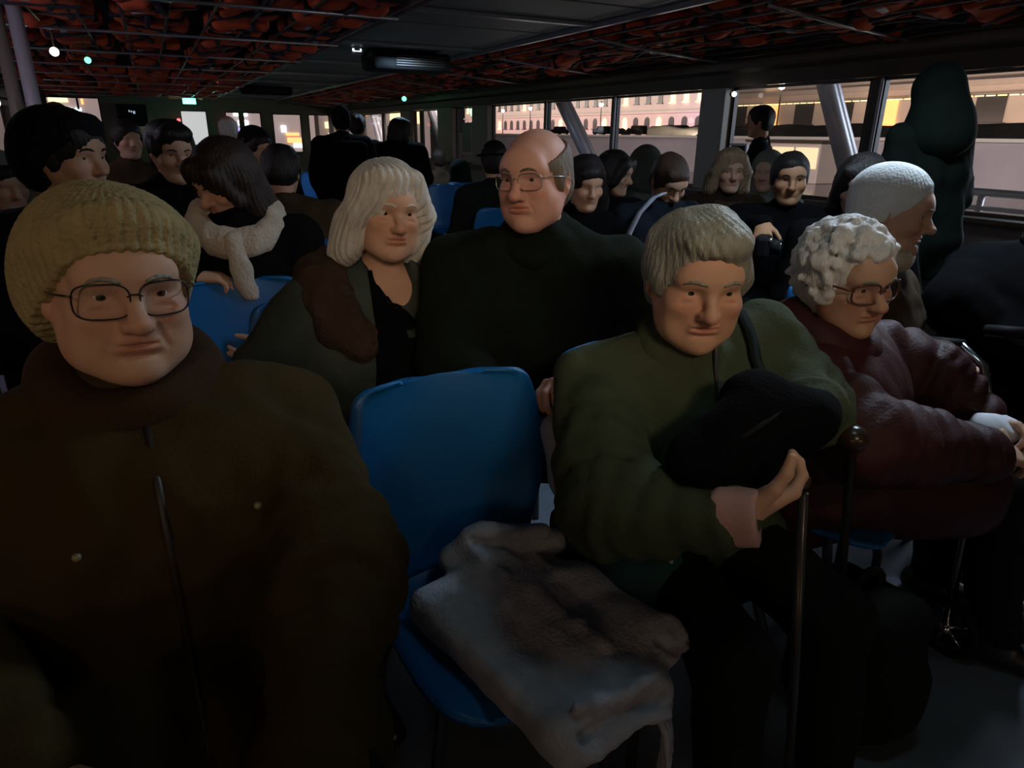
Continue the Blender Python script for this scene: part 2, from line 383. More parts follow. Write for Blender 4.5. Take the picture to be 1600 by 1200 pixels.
def hair_field(C, M, s, style, hf, var=0.):
    lo, hi = C-.2*s, C+.2*s
    ext = {'long': .42, 'bob': .12, 'wild': .08}.get(style, 0)
    lo = lo-np.array([0, 0, ext]); H = Field(lo-.03, hi+.03, (), hf, hf); H.m = hf*3
    w = lambda x, y, z: C+s*(M[0]*x+M[1]*y+M[2]*z)
    def E(x, y, z, a, b, c, k=.012, neg=False): H.ell(w(x, y, z), (a*s, b*s, c*s), M, k*s, neg)
    def loc(p): return (p-C)@M.T/s
    if style in ('short', 'crop', 'balding'):
        t = {'short': .016, 'crop': .011, 'balding': .006}[style]
        E(0, -.014, .036, .074+t, .095+t, .081+t)
        E(0, -.045, -.012, .068+t*.8, .058+t, .07)
        for x in (-1, 1):
            E(x*.066, .005, -.002, .012+t*.5, .026, .036, .015)
        E(0, .125, -.03, .066, .095, .088, .018, True)
        E(0, .05, -.125, .09, .09, .07, .01, True)
        for x in (-1, 1): E(x*.086, -.010, -.012, .018, .017, .026, .008, True)
        if style == 'short' :
            E(.01, .062, .072, .052, .03, .024, .02)
        if style == 'crop': E(.008, .056, .078, .050, .028, .022, .02)
        if style == 'balding': E(0, .03, .10, .085, .115, .075, .012, True)
        H.disp(lambda p: -(np.abs(np.sin(np.arctan2(loc(p)[:, 0], loc(p)[:, 1]+.02)*26+4*np.sin(loc(p)[:, 2]*26+var)))*.0025+.0035*wob(loc(p), 52, var))*t/.016*1.4)
    elif style == 'wave':       # full grey hair brushed back and over the ears, short fringe
        E(0, -.016, .042, .090, .106, .090)
        E(0, -.05, -.02, .080, .064, .075, .02)
        for x in (-1, 1): E(x*.073, -.002, .012, .021, .042, .046, .02)
        E(0, .050, .090, .066, .050, .034, .025)
        E(0, .128, -.020, .060, .086, .100, .016, True)
        E(0, .04, -.135, .1, .1, .07, .01, True)
        for x in (-1, 1): E(x*.092, .004, -.026, .026, .026, .026, .01, True)
        H.disp(lambda p: -(np.abs(np.sin(np.arctan2(loc(p)[:, 0]-.02, loc(p)[:, 1]+.05)*24+6*np.sin(loc(p)[:, 2]*20+1)))*.0022+.0065*wob(loc(p), 30, var)+.003*wob(loc(p), 85, var)))
    elif style == 'bob':        # chin length, swept from a side parting
        E(0, -.012, .040, .090, .108, .094)
        E(0, -.055, -.035, .086, .06, .09, .02)
        for x in (-1, 1):
            E(x*.075, -.006, -.035, .028, .052, .085, .02)
            H.cap(w(x*.05, .066, .088), w(x*.090, .038, .0), .024*s, .022*s, .02)
            H.cap(w(x*.090, .038, .0), w(x*.100, .014, -.092), .022*s, .020*s, .02)
            H.cap(w(x*.085, -.02, -.03), w(x*.106, -.02, -.105), .040*s, .030*s, .03)
        E(.020, .050, .092, .066, .046, .030, .02)
        E(-.004, .135, -.03, .067, .092, .094, .014, True)
        E(0, .06, -.16, .06, .09, .08, .01, True)
        H.disp(lambda p: -(np.abs(np.sin(np.arctan2(loc(p)[:, 0]-.03, loc(p)[:, 1]+.04)*20+5*np.sin(loc(p)[:, 2]*18)))*.005+.006*wob(loc(p), 34, 2)))
    elif style == 'curly':
        E(0, -.02, .04, .086, .104, .088)
        E(0, -.05, -.03, .078, .062, .08, .02)
        rr = np.random.default_rng(11)
        for i in range(520):
            v = unit(rr.normal(size=3)); 
            if v[2] < -.75: continue
            x, y, z = v[0]*.094, -.018+v[1]*.112, .035+v[2]*(.092 if v[2] > 0 else .125)
            if y > .035 and z < .082: continue
            if abs(x) > .055 and z < -.03 and y > -.02: continue
            r = rr.uniform(.008, .017)
            H.cap(w(x, y, z), w(x+rr.uniform(-.012, .012), y+rr.uniform(-.012, .012), z-rr.uniform(0, .016)), r*s, r*.8*s, .006)
        E(0, .135, -.045, .060, .085, .10, .016, True)
        H.disp(lambda p: -.0035*wob(loc(p), 130, 1)-.004*wob(loc(p), 60, 3))
    elif style in ('long', 'wild'):
        E(0, -.014, .036, .090, .108, .094)
        ln = .30 if style == 'long' else .09
        for x in (-1, 1):
            H.cap(w(x*.072, -.01, .0), w(x*.088, .015, -ln), .036*s, .034*s, .03)
            H.cap(w(x*.045, .07, .075), w(x*.083, .045, -.04), .024*s, .022*s, .02)
        for x in (-.05, 0, .05): H.cap(w(x, -.06, 0), w(x*1.3, -.07, -ln), .045*s, .04*s, .03)
        E(0, .135, -.035, .054, .092, .088, .012, True)
        H.disp(lambda p: -(np.abs(np.sin(np.arctan2(loc(p)[:, 0], loc(p)[:, 1]+.03)*22+3*np.sin(loc(p)[:, 2]*20)))*.005+.005*wob(loc(p), 36, var)))
    return H
def hat_field(C, M, s, style, hf, tilt=0.):
    H = Field(C-.36*s, C+.26*s, (), hf, hf); H.m = hf*3
    if tilt:
        a = math.radians(tilt); M = np.array([M[0], M[1]*math.cos(a)+M[2]*math.sin(a), M[2]*math.cos(a)-M[1]*math.sin(a)])
    w = lambda x, y, z: C+s*(M[0]*x+M[1]*y+M[2]*z)
    loc = lambda p: (p-C)@M.T/s
    def E(x, y, z, a, b, c, k=.012, neg=False): H.ell(w(x, y, z), (a*s, b*s, c*s), M, k*s, neg)
    if style == 'knit':     # thick slouching knitted beanie with a deep turned band
        E(0, -.030, .052, .104, .124, .090); E(.008, -.055, .0, .106, .098, .10, .03)
        H.tor(w(0, -.020, .040), [M[0], unit(M[1]*.93+M[2]*.62), M[2]], .082*s, .114*s, .013*s, .02)
        H.cut(w(0, 0, -.012), -M[2]+M[1]*.90)
        H.disp(lambda p: -.0034*np.abs(np.sin(np.arctan2(loc(p)[:, 0], loc(p)[:, 1]+.02)*24))-.0014*np.abs(np.sin((loc(p)[:, 2]-.8*loc(p)[:, 1])*math.pi/.008))-.004*wob(loc(p), 22, 1))
    elif style == 'beanie':
        E(0, -.018, .055, .091, .110, .094); E(0, -.045, -.01, .088, .082, .09, .03)
        H.tor(w(0, -.018, .032), [M[0], unit(M[1]*.95+M[2]*.5)*1., M[2]], .082*s, .108*s, .006*s, .012)
        H.cut(w(0, 0, -.012), -M[2]+M[1]*.60)
        H.disp(lambda p: -.0016*np.abs(np.sin(np.arctan2(loc(p)[:, 0], loc(p)[:, 1]+.02)*28))-.003*wob(loc(p), 26, 1))
    elif style == 'cap':
        E(0, -.014, .046, .086, .104, .084)
        H.cut(w(0, 0, .034), -M[2])
        H.cap(w(-.03, .085, .042), w(-.02, .150, .030), .026*s, .018*s, .02); H.cap(w(.03, .085, .042), w(.02, .150, .030), .026*s, .018*s, .02)
        H.rbox(w(0, .11, .036), (.055*s, .05*s, .002*s), M, .004, .012)
    elif style == 'brim':
        E(0, -.01, .075, .08, .095, .07)
        H.ell(w(0, -.005, .045), (.125*s, .145*s, .012*s), M, .02)
        H.cut(w(0, 0, .035), -M[2])
    elif style == 'hood':
        E(0, -.03, .03, .108, .118, .118); E(0, -.05, -.10, .125, .105, .10, .06)
        E(0, .14, -.02, .066, .14, .098, .03, True)
        H.disp(lambda p: -.006*wob(loc(p), 20, 1))
    elif style == 'cloak':
        E(0, -.03, .03, .108, .118, .118); E(0, -.06, -.09, .13, .11, .11, .06); E(0, -.05, -.18, .16, .13, .12, .07)
        E(0, .14, -.02, .066, .14, .098, .03, True); H.disp(lambda p: -.007*wob(loc(p), 18, 1))
    return H
def bvh_of(F): return BVHTree.FromPolygons([tuple(p) for p in F.v.tolist()], F.q.tolist())

ROOTS = {}
def person(key, label, base, head, az, face, kind='sit', s=1., lod=1, coat='black', skin='skin', hair=None, haircol='hair_black', hat=None, hatmat=None,
           hat_tilt=0., arms=None, old=0., female=False, glasses=False, bulk=1., sw=.185, ct=.03, legs='trousers_black', hands=None, spread=1., puffer=0., collar=None, eyes=True, shoff=None, vneck=False, jowl=0.,
           group=None, neckdrop=.16, sdrop=.07, fold=1., chest=0., knees=None, wide=1., opencoat=None, hood=None, hem=.30):
    if hands is None: hands = (1, -1) if lod else ()
    B = np.array([base[0], base[1], base[2] if len(base) > 2 else 0.]); C = np.asarray(head, float)-B
    root = empty('person', tuple(B), 0, label, 'person', group); ROOTS[key] = root
    a = math.radians(az); f = np.array([math.cos(a), math.sin(a), 0]); r = np.array([math.sin(a), -math.cos(a), 0]); z = np.array([0, 0, 1.])
    M = face_frame(*face)
    fine_h, hc, ch = {2: (.0024, .013, .009), 1: (.0055, .022, .015), 0: (.009, .03, .02)}[lod]
    if kind == 'sit': pel = np.array([0, 0, .54]); top = None
    else: pel = np.array([0, 0, C[2]*.60])
    N = C-M[1]*.035*s-np.array([0, 0, neckdrop*s])
    ch_ = pel+(N-pel)*.62+f*.02
    lean = unit(N-pel)
    sh = {1: N-lean*sdrop*s+r*sw*s, -1: N-lean*sdrop*s-r*sw*s}
    for k, v in (shoff or {}).items(): sh[k] = sh[k]+np.asarray(v, float)
    hip = {k: pel+r*k*.09*s-z*.02 for k in (1, -1)}
    J = {}
    for k in (1, -1):
        if kind == 'sit':
            kn = hip[k]+f*.42*s+r*k*.03; kn[2] = .50
            an = kn+f*.03; an[2] = .10
            if knees and k in knees: kn = np.asarray(knees[k][0])-B; an = np.asarray(knees[k][1])-B
            el = sh[k]+r*k*.06-z*.26*s+f*.06; wr = pel+f*.30*s+r*k*.07+z*.12
        else:
            kn = hip[k]*1.; kn[2] = pel[2]*.52; kn += f*.02; an = hip[k]*1.; an[2] = .09
            el = sh[k]+r*k*.06-z*.27*s-f*.01; wr = el-z*.22*s+f*.09-r*k*.03
        hd, pn = unit(wr-el), -r*k
        J[k] = [el, wr, hd, pn, an, kn]
    crl = {1: (30, 35, 25), -1: (30, 35, 25)}; thm = {1: 35, -1: 35}
    for k, v in (arms or {}).items():
        J[k][0] = np.asarray(v[0])-B; J[k][1] = np.asarray(v[1])-B; J[k][2] = unit(v[2]); J[k][3] = unit(v[3])
        if len(v) > 4: crl[k] = v[4]
        if len(v) > 5: thm[k] = v[5]
    # ---- body: one continuous surface
    pts = np.array([C+.17, C-.17, pel+.2, pel-.2]+[j for k in (1, -1) for j in (J[k][0], J[k][1]+J[k][2]*.2, J[k][1], J[k][4]+f*.2, J[k][5])])
    lo, hi = pts.min(0)-.06, pts.max(0)+.06; lo[2] = min(lo[2], .0)-.02
    fine = [(C-.135*s, C+.135*s)]+[(J[k][1]+J[k][2]*.09*s-.095, J[k][1]+J[k][2]*.09*s+.095) for k in hands]
    G = Field(lo, hi, fine, fine_h, hc)
    G.ell(pel, (.15*s, .11*s, .11*s), np.array([r, f, z]), .04)
    for q in (1, -1):
        G.cap(pel+r*q*.055, ch_+r*q*.06, .105*s, .105*s, .05); G.cap(ch_+r*q*.06, N-lean*.07+r*q*.085, .10*s, .07*s, .05)
        G.cap(N-lean*.02, sh[q], .05*s, .055*s, .04)
        G.cap(sh[q], J[q][0], .052*s, .042*s, .03); G.cap(J[q][0], J[q][1], .042*s, .026*s, .02)
        G.cap(hip[q], J[q][5], .085*s, .058*s, .03); G.cap(J[q][5], J[q][4], .056*s, .038*s, .03)
        G.cap(J[q][4]-z*.055, J[q][4]-z*.06+f*.13*s, .034*s, .026*s, .02)
        if q in hands: add_hand(G, J[q][1], J[q][2], J[q][3], q, s, crl[q], spread, thm[q])
        else: G.cap(J[q][1], J[q][1]+J[q][2]*.10, .03*s, .03*s, .02)
    G.cap(N-lean*.03, C-M[1]*.022*s-M[2]*.06*s, .055*s, .050*s, .03)
    add_head(G, C, M, s, old, female, wide, jowl)
    body = G.build('body', SKIN(*skin) if isinstance(skin, tuple) else SKIN(), root)
    L = (G.v-C)@M.T/s
    tint = np.ones((len(L), 4), np.float32)
    face_ = (L[:, 1] > .045)
    lip = (blur(L[:, 0], .025)*np.maximum(blur(L[:, 2]+.0505, .0050), blur(L[:, 2]+.0620, .0055))*face_)[:, None]
    red = (np.maximum(np.maximum(blur(np.hypot(np.abs(L[:, 0])-.043, L[:, 2]+.022), .022), blur(np.hypot(L[:, 0], L[:, 2]+.028), .018)), .7*(np.abs(L[:, 0]) > .07))*(np.abs(L[:, 2]) < .12))[:, None]
    tint[:, :3] *= (1-lip*np.array([.12, .42, .38]))*(1-red*np.array([.0, .14, .16]))
    at = body.data.attributes.new('tint', 'FLOAT_COLOR', 'POINT'); at.data.foreach_set('color', tint.ravel())
    R4 = Matrix([[M[0][i], M[1][i], M[2][i]] for i in range(3)]).to_4x4()
    wp = lambda x, y, q: C+s*(M[0]*x*wide+M[1]*y+M[2]*q)
    tree = None
    if lod or glasses:
        tree = bvh_of(G)
        def surf(x, q, off=.0):
            o = wp(x, .2, q); h = tree.ray_cast(Vector(o), Vector(-M[1]))
            return (np.array(h[0]) if h[0] else wp(x, .08, q))+M[1]*off
    if eyes and lod:
        for x in (-1, 1):
            e = bpy.data.objects.new('eye', eye_mesh()); COL.objects.link(e); e.parent = body
            e.matrix_local = Matrix.Translation(Vector(wp(x*.031, .0705, .0085))) @ R4 @ Matrix.Scale(s, 4)
    if lod and hair != 'none':
        bm_ = {'hair_white': 'hair_grey', 'hair_silver': 'hair_silver'}.get(haircol, haircol)
        for x in (-1, 1):
            m = MB(); m.tube([surf(x*q, h, -.0005) for q, h in ((.013, .0265), (.021, .0305), (.031, .0325), (.041, .030), (.048, .024))], [.0022*s, .0036*s, .0036*s, .003*s, .0012*s], 6)
            m.build('eyebrow', MATS[bm_], body, True)
    # ---- clothes
    cm = MATS[coat]
    plo = np.minimum(lo, pel-.33); phi = hi+.1
    K = Field(plo-.03, np.array([phi[0], phi[1], N[2]+.16]), (), ch, ch); K.m = ch*3
    b = bulk; tk = ct
    for q in (1, -1):
        K.cap(pel+r*q*.06-z*.02, ch_+r*q*.065+f*chest*.5, (.115+tk)*b*s, (.108+tk)*b*s, .05, ring=(puffer, .075) if puffer else None)
        K.cap(ch_+r*q*.065+f*chest*.5, N-lean*.07+r*q*.085, (.105+tk)*b*s, (.062+tk*.8)*s, .05, ring=(puffer, .075) if puffer else None)
        K.cap(N-lean*.03, sh[q], (.045+tk*.7)*s, (.048+tk)*s, .04)
        e = J[q][0]; ww = J[q][1]; cuff = ww-unit(ww-e)*.012
        K.cap(sh[q], e, (.050+tk)*s, (.046+tk)*s, .022 if lod < 2 else .012, ring=(puffer, .07) if puffer else None)
        K.cap(e, cuff, (.046+tk)*s, (.030+tk*.55)*s, .022 if lod < 2 else .012, ring=(puffer, .06) if puffer else None)
        if hem:
            h = hip[q]+(J[q][5]-hip[q])*hem; K.cap(hip[q], h, (.10+tk)*s, (.082+tk)*s, .04)
    K.cap(N-lean*.05, N+lean*.012, (.062+tk*.5)*s, (.058+tk*.4)*s, .03)
    if vneck:
        K.cap(N+f*.085+z*.05, N+f*.115-z*.10+f*chest*.5, .055, .022, .02, True); K.cap(N+f*.03+z*.05, N+f*.07-z*.02, .062, .05, .02, True)
    sd = sum(map(ord, key))*.37
    K.disp(lambda p: -(.0085*fold*wob(p, 24, sd)+.0055*fold*wob(p, 55, sd*1.7)))
    if lod:
        def creases(p):     # gathers at the elbows and armpits
            out = np.zeros(len(p))
            for q in (1, -1):
                for A_, B_ in ((sh[q], J[q][0]), (J[q][0], J[q][1])):
                    u = unit(B_-A_); L_ = np.linalg.norm(B_-A_); t_ = (p-A_)@u; rad = np.linalg.norm(p-A_-t_[:, None]*u, axis=1)
                    near = np.clip(1-np.maximum(rad-.085, 0)/.03, 0, 1)*((t_ > -.02) & (t_ < L_+.03))
                    we = np.exp(-(np.linalg.norm(p-J[q][0], axis=1)/.13)**2)+.45*np.exp(-(np.linalg.norm(p-J[q][1], axis=1)/.09)**2)
                    out += near*we*(np.abs(np.sin(t_*math.pi/.042+2.2*wob(p, 19, sd)))-.45)*.0145*fold
            return -out
        K.disp(creases)
    coat_o = K.build('coat', cm, root)
    KT = bvh_of(K) if lod else None
    def on_coat(x, q, off=.0, o=None):
        p0 = ch_+r*x+z*q+f*.6
        h = KT.ray_cast(Vector(p0), Vector(-f)); return (np.array(h[0]) if h[0] else ch_+r*x+z*q)+f*off
    T = Field(np.minimum(lo, -.3)-.02, np.array([hi[0], hi[1], pel[2]+.2]), (), ch*1.25, ch*1.25); T.m = ch*4
    T.ell(pel-z*.01, (.165*s, .125*s, .11*s), np.array([r, f, z]), .04)
    for q in (1, -1):
        T.cap(hip[q], J[q][5], .10*s, .072*s, .04); T.cap(J[q][5], J[q][4], .07*s, .058*s, .03)
    T.disp(lambda p: -.006*wob(p, 30, sd))
    T.cut((0, 0, .075), (0, 0, -1))
    T.build('trousers', MATS[legs], root)
    for q in (1, -1):
        A = J[q][4]; X = Field(np.minimum(A, A+f*.22)-.1, np.maximum(A, A+f*.22)+.1, (), .014, .014); X.m = .04
        X.cap(A-z*.01, np.array([A[0], A[1], .05]), .052*s, .05*s, .02); X.cap(np.array([A[0], A[1], .042])-f*.03, np.array([A[0], A[1], .036])+f*.15*s, .045*s, .036*s, .02)
        X.cut((0, 0, .002), (0, 0, -1)); X.build('shoe', MATS['shoe_leather'], root)
    # ---- hair, hat, glasses, collar
    if hair and hair != 'none':
        h = hair_field(C, M, s, hair, {2: .003, 1: .005, 0: .009}[lod], sd); h.build('hair', MATS[haircol], root)
    if hat:
        h = hat_field(C, M, s, hat, {2: .0028, 1: .005, 0: .009}[lod], hat_tilt)
        h.build({'knit': 'knit_hat', 'beanie': 'knit_hat', 'cap': 'cap', 'brim': 'brimmed_hat', 'hood': 'hood', 'cloak': 'hood'}[hat], MATS[hatmat], root)
    if glasses:
        m = MB(); ln = []
        g = {'w': .0265, 'h': .0205, 'r': .0017, 'mat': 'glasses_black', **(glasses if isinstance(glasses, dict) else {})}
        for x in (-1, 1):
            P = []; 
            for i in range(28):
                t = 2*math.pi*i/28; cx, cz = math.cos(t), math.sin(t); e = .62
                px = x*.0335+g['w']*math.copysign(abs(cx)**e, cx); pz = .004+g['h']*math.copysign(abs(cz)**e, cz)-.0015*(cz < 0)*0
                P.append(wp(px, .1005-abs(px)**2*4.2, pz))
            m.loop(P, g['r']*s, 8); ln.append(P)
            m.tube([wp(x*.0605, .0865, .012), wp(x*.074, .070, .013), wp(x*.0835, .0, .008), wp(x*.084, -.022, .0), wp(x*.082, -.034, -.014)], [g['r']*1.05*s]*5, 8)
        m.tube([wp(-.008, .1005, .009), wp(-.004, .1035, .012), wp(.004, .1035, .012), wp(.008, .1005, .009)], [g['r']*s]*4, 8)
        gl = m.build('glasses', MATS[g['mat']], root, True)
        for P in ln:
            q = MB(); c = sum(P)/len(P)+M[1]*.0015; n = len(P); q.add(P+[c], [(i, (i+1) % n, n) for i in range(n)]); q.build('lens', MATS['lens'], gl, True)
    if collar:
        cmn, rad, tube_, up = collar
        Q = Field(N-.24, N+.24, (), .006 if lod == 2 else .012, .006 if lod == 2 else .012); Q.m = .03
        fr_ = unit(f-lean*np.dot(f, lean)); Rr = [r, unit(fr_-lean*.35), lean]
        if vneck:       # broad turned-down collar, open in front
            th = np.radians(np.linspace(-142, 142, 17)); PP = [N+lean*(up-max(0, abs(t_)-1.5)*.14)+r*math.sin(t_)*rad*1.18-f*math.cos(t_)*rad*.95+f*.02 for t_ in th]
            for a_, b_ in zip(PP[:-1], PP[1:]): Q.cap(a_, b_, tube_, tube_, .03)
        else: Q.tor(N+lean*up, Rr, rad*1.12*s, rad*s, tube_*s, .02)
        fur = 'fur' in cmn
        Q.disp(lambda p: -((.006 if fur else .003)*wob(p, 95 if fur else 40, 2)+(.005 if fur else .004)*wob(p, 45, 1)))
        Q.build('fur_collar' if fur else 'collar', MATS[cmn], coat_o)
    return dict(root=root, body=body, coat=coat_o, N=N+B, C=C+B, M=M, sh={k: v+B for k, v in sh.items()}, f=f, r=r, on_coat=on_coat, ch=ch_+B, B=B, G=G, K=K, J=J, lean=lean)
_eye = []
def eye_mesh():
    if _eye: return _eye[0]
    bm = bmesh.new(); bmesh.ops.create_uvsphere(bm, u_segments=20, v_segments=16, radius=.0125)
    bmesh.ops.rotate(bm, verts=bm.verts, cent=(0, 0, 0), matrix=Matrix.Rotation(math.radians(-90), 3, 'X'))
    me = bpy.data.meshes.new('eye'); bm.to_mesh(me); bm.free()
    for n in ('eye_white', 'iris', 'pupil'): me.materials.append(MATS[n])
    for p in me.polygons:
        c = p.center.normalized(); a = math.degrees(math.acos(max(-1, min(1, c.y))))
        p.material_index = 2 if a < 14 else 1 if a < 30 else 0; p.use_smooth = True
    _eye.append(me); return me
# ------------------------------------------------------------------ material palette
mat('floor_vinyl', (.13, .16, .20), rough=.65, var=.25, vscale=5, bump=.05)
mat('wall_paint', (.16, .145, .11), rough=.5, var=.15, vscale=4)
mat('fascia_brown', (.07, .05, .03), rough=.5, var=.3, vscale=5)
mat('post_grey', (.20, .17, .13), rough=.45, var=.12, vscale=6)
mat('post_dark', (.05, .035, .025), rough=.4)
mat('pale_metal', (.52, .50, .54), rough=.35, metal=.2, var=.1)
mat('ceiling_panel', (.15, .17, .165), rough=.55, var=.2, vscale=3)
mat('ceiling_dark', (.035, .03, .028), rough=.8, var=.3)
mat('rack_metal', (.40, .42, .46), rough=.3, metal=.6)
mat('jacket_orange', (.60, .085, .025), rough=.8, var=.35, vscale=5, bump=.3, bscale=40)
mat('jacket_red', (.42, .04, .025), rough=.8, var=.35, vscale=5, bump=.3, bscale=40)
mat('jacket_strap', (.02, .018, .03), rough=.7)
mat('jacket_strip', (.50, .50, .56), rough=.4)
mat('black_plastic', (.006, .006, .007), rough=.7, spec=.2)
mat('chrome', (.75, .78, .8), rough=.18, metal=1)
mat('seat_blue', (.004, .115, .34), rough=.42, spec=.4, var=.12, vscale=5)
mat('seat_leg', (.08, .08, .085), rough=.4, metal=.7)
mat('exit_green', (.1, .9, .5), emit=(.25, 1, .72), estr=2.6)
mat('led_green', (.1, .9, .4), emit=(.15, 1, .45), estr=3)
mat('led_white', (1, 1, .9), emit=(1, 1, .85), estr=6)
mat('led_red', (1, .1, .1), emit=(1, .12, .12), estr=2.5)
mat('lamp_glow', (.9, .95, 1), emit=(.75, .9, 1), estr=2.5)
mat('frosted_glow', (.8, .8, .8), emit=(.86, .84, .86), estr=.62)
mat('water', (.012, .016, .015), rough=.12, spec=.6, bump=.9, bscale=2.2, stretch=(1, 1, 1))
mat('quay_stone', (.42, .37, .40), rough=.9, var=.2, vscale=.6)
mat('street', (.12, .11, .12), rough=.9)
mat('palace_stone', (.62, .57, .52), rough=.9, var=.1, vscale=.5)
mat('house_stone', (.55, .46, .42), rough=.9, var=.25, vscale=.25)
mat('night_window', (.05, .045, .05), rough=.3)
mat('lit_window', (.8, .6, .3), emit=(1, .74, .38), estr=1.6)
mat('lit_cool', (.8, .85, 1), emit=(.82, .9, 1), estr=2.2)
mat('lit_blue', (.3, .3, 1), emit=(.30, .28, 1), estr=1.4)
mat('lit_orange', (.9, .5, .2), emit=(1, .45, .14), estr=1.3)
mat('lit_pink', (.9, .3, .5), emit=(1, .3, .55), estr=1.8)
mat('car_paint', (.03, .03, .035), rough=.3)
mat('tree_dark', (.014, .016, .012), rough=.9)
GL = glass('window_glass')
mat('lens_', (.9, .9, .9)); MATS['lens'] = glass('lens_glass', (.93, .93, .95), .02, 1.4)

# ------------------------------------------------------------------ boat: floor, walls, windows
def st(name, mb, m, parent=None, smooth=False):
    o = mb.build(name, MATS[m], parent, smooth)
    if not parent: o['kind'] = 'structure'
    return o
XL, XR, Y0, Y1, ZC = -2.6, 5.0, -6.0, 22.0, 2.42
st('floor', MB().box((1.2, 8, -.05), (7.7, 28.2, .1)), 'floor_vinyl')
ceil_ = st('ceiling', MB().box((1.2, 8, ZC+.04), (7.9, 28.4, .08)), 'ceiling_dark')
for side, x, s_ in (('right', XR, 1), ('left', XL, -1)):
    w_ = st('wall_'+side, MB().box((x+s_*.05, 8, .41), (.1, 28, .84)).box((x+s_*.05, 8, 2.13), (.1, 28, .66)), 'wall_paint')
    st('window_sill', MB().box((x-s_*.06, 8, .845), (.26, 28, .035), None, .012), 'fascia_brown', w_)
    # fascia above the windows, sloping into the ceiling
    poly = [(x, 1.79), (x-s_*.05, 1.79), (x-s_*.07, 1.90), (x-s_*.12, 1.93), (x-s_*.12, 1.95), (x, 1.95)]
    st('fascia', MB().prism(poly, 1, Y0, Y1), 'fascia_brown', w_)
E2 = []
def add_window(n, side, ya, yb):
    x = XR if side == 'right' else XL; s_ = 1 if side == 'right' else -1
    w_ = empty('window_%d' % n, (x, (ya+yb)/2, .86), kind='structure')
    L = yb-ya; m = MB()
    for y_ in (-L/2+.0125, L/2-.0125): m.box((s_*.03, y_, .465), (.045, .025, .93))
    for z_ in (.0125, .9175): m.box((s_*.03, 0, z_), (.045, L, .025))
    m.build('window_frame', MATS['post_dark'], w_)
    MB().box((s_*.03, 0, .465), (.008, L-.05, .88)).build('glass_pane', GL, w_)
def add_post(name, side, y, w_, m, depth=.14):
    x = XR if side == 'right' else XL; s_ = 1 if side == 'right' else -1
    st(name, MB().box((x-s_*(depth/2-.06), y, 1.32), (depth, w_, .94), None, .012), m)
edges = [(-6, .12, 'd'), (-4.2, .09, 'd'), (-2.4, .3, 'g'), (-.6, .09, 'd'), (1.2, .3, 'g'), (3.77, .085, 'd'), (5.45, .33, 'g'), (7.235, .07, 'd'), (8.88, .08, 'd'), (10.93, .60, 'g'), (12.5, .70, 'g'), (14.05, .10, 'd'), (14.75, .62, 'g'), (16.7, .12, 'd'), (18.5, .3, 'g'), (20.2, .09, 'd'), (21.95, .1, 'd')]
n = 0
for side in ('right', 'left'):
    ed = edges if side == 'right' else [(y, w if w < .2 else .3, k) for y, w, k in edges if y not in (12.5, 14.05)]
    for i, (y, w, k) in enumerate(ed):
        add_post('trim_%d' % (100+i+(50 if side == 'left' else 0)), side, y, w, 'post_dark' if k == 'd' else 'post_grey', .07 if k == 'd' else .16)
        if i:
            n += 1; add_window(n, side, ed[i-1][0]+ed[i-1][1]/2, y-w/2)
    # slanted pale tubes outside the glass, standing in for window-frame reflections
for (ya, yb, w) in ((4.52, 3.98, .16), (9.02, 7.95, .15), (14.3, 13.4, .14), (18.6, 17.8, .14)):
    t = empty('reflection_strut', (5.30, (ya+yb)/2, .8), kind='structure')
    for j, dx in enumerate((0., .11)):
        MB().tube([(dx, ya-(ya+yb)/2+.30*0+dx*.4, 1.12), (dx, ya-(ya+yb)/2+dx*.4-.02, 1.0), (dx, yb-(ya+yb)/2+dx*.4, .0)], w*.5, 10).build('reflection_tube', MATS['pale_metal'], t, True)
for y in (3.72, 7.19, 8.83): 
    t = empty('window_post_strip', (XR-.012, y-.0, .86), kind='structure'); MB().box((0, 0, .46), (.012, .026, .92), None, .004).build('strip', MATS['pale_metal'], t)  # pale strip modelled in place of the highlight along the post edge
# bow wall at the far end
FW = [(-2.6, -2.2, 0, 0), (-2.2, -1.0, 1.38, 2.13), (-1.0, .88, 0, 0), (.88, 1.56, .95, 1.87), (1.56, 2.03, 0, 0), (2.03, 2.42, 1.0, 1.86), (2.42, 2.5, 0, 0), (2.5, 3.0, 1.0, 1.86), (3.0, 3.3, 0, 0), (3.3, 4.12, .76, 1.84), (4.12, 4.32, 0, 0), (4.32, 4.95, .76, 1.84), (4.95, 5.05, 0, 0)]
m = MB()
for a, b, lo_, hi_ in FW:
    if hi_ == 0: m.box(((a+b)/2, 22.05, 1.2), (b-a, .1, 2.5))
    else:
        m.box(((a+b)/2, 22.05, lo_/2), (b-a, .1, lo_)); m.box(((a+b)/2, 22.05, (hi_+2.45)/2), (b-a, .1, 2.45-hi_))
st('wall_far', m, 'wall_paint')
for i, (a, b, lo_, hi_) in enumerate(FW):
    if not hi_: continue
    n += 1
    w_ = empty('window_%d' % n, ((a+b)/2, 22.04, lo_), kind='structure'); L = b-a; hh = hi_-lo_
    m = MB()
    for x in (-L/2+.015, L/2-.015): m.box((x, 0, hh/2), (.03, .06, hh))
    for z in (.015, hh-.015): m.box((0, 0, z), (L, .06, .03))
    if i == 1: m.box((.1, 0, hh*.8), (.05, .05, hh*.4))
    m.build('window_frame', MATS['post_dark'], w_)
    if i == 3: MB().box((0, 0, hh/2), (L-.05, .012, hh-.05)).build('glass_pane', MATS['frosted_glow'], w_)
    else: MB().box((0, 0, hh/2), (L-.05, .01, hh-.05)).build('glass_pane', GL, w_)
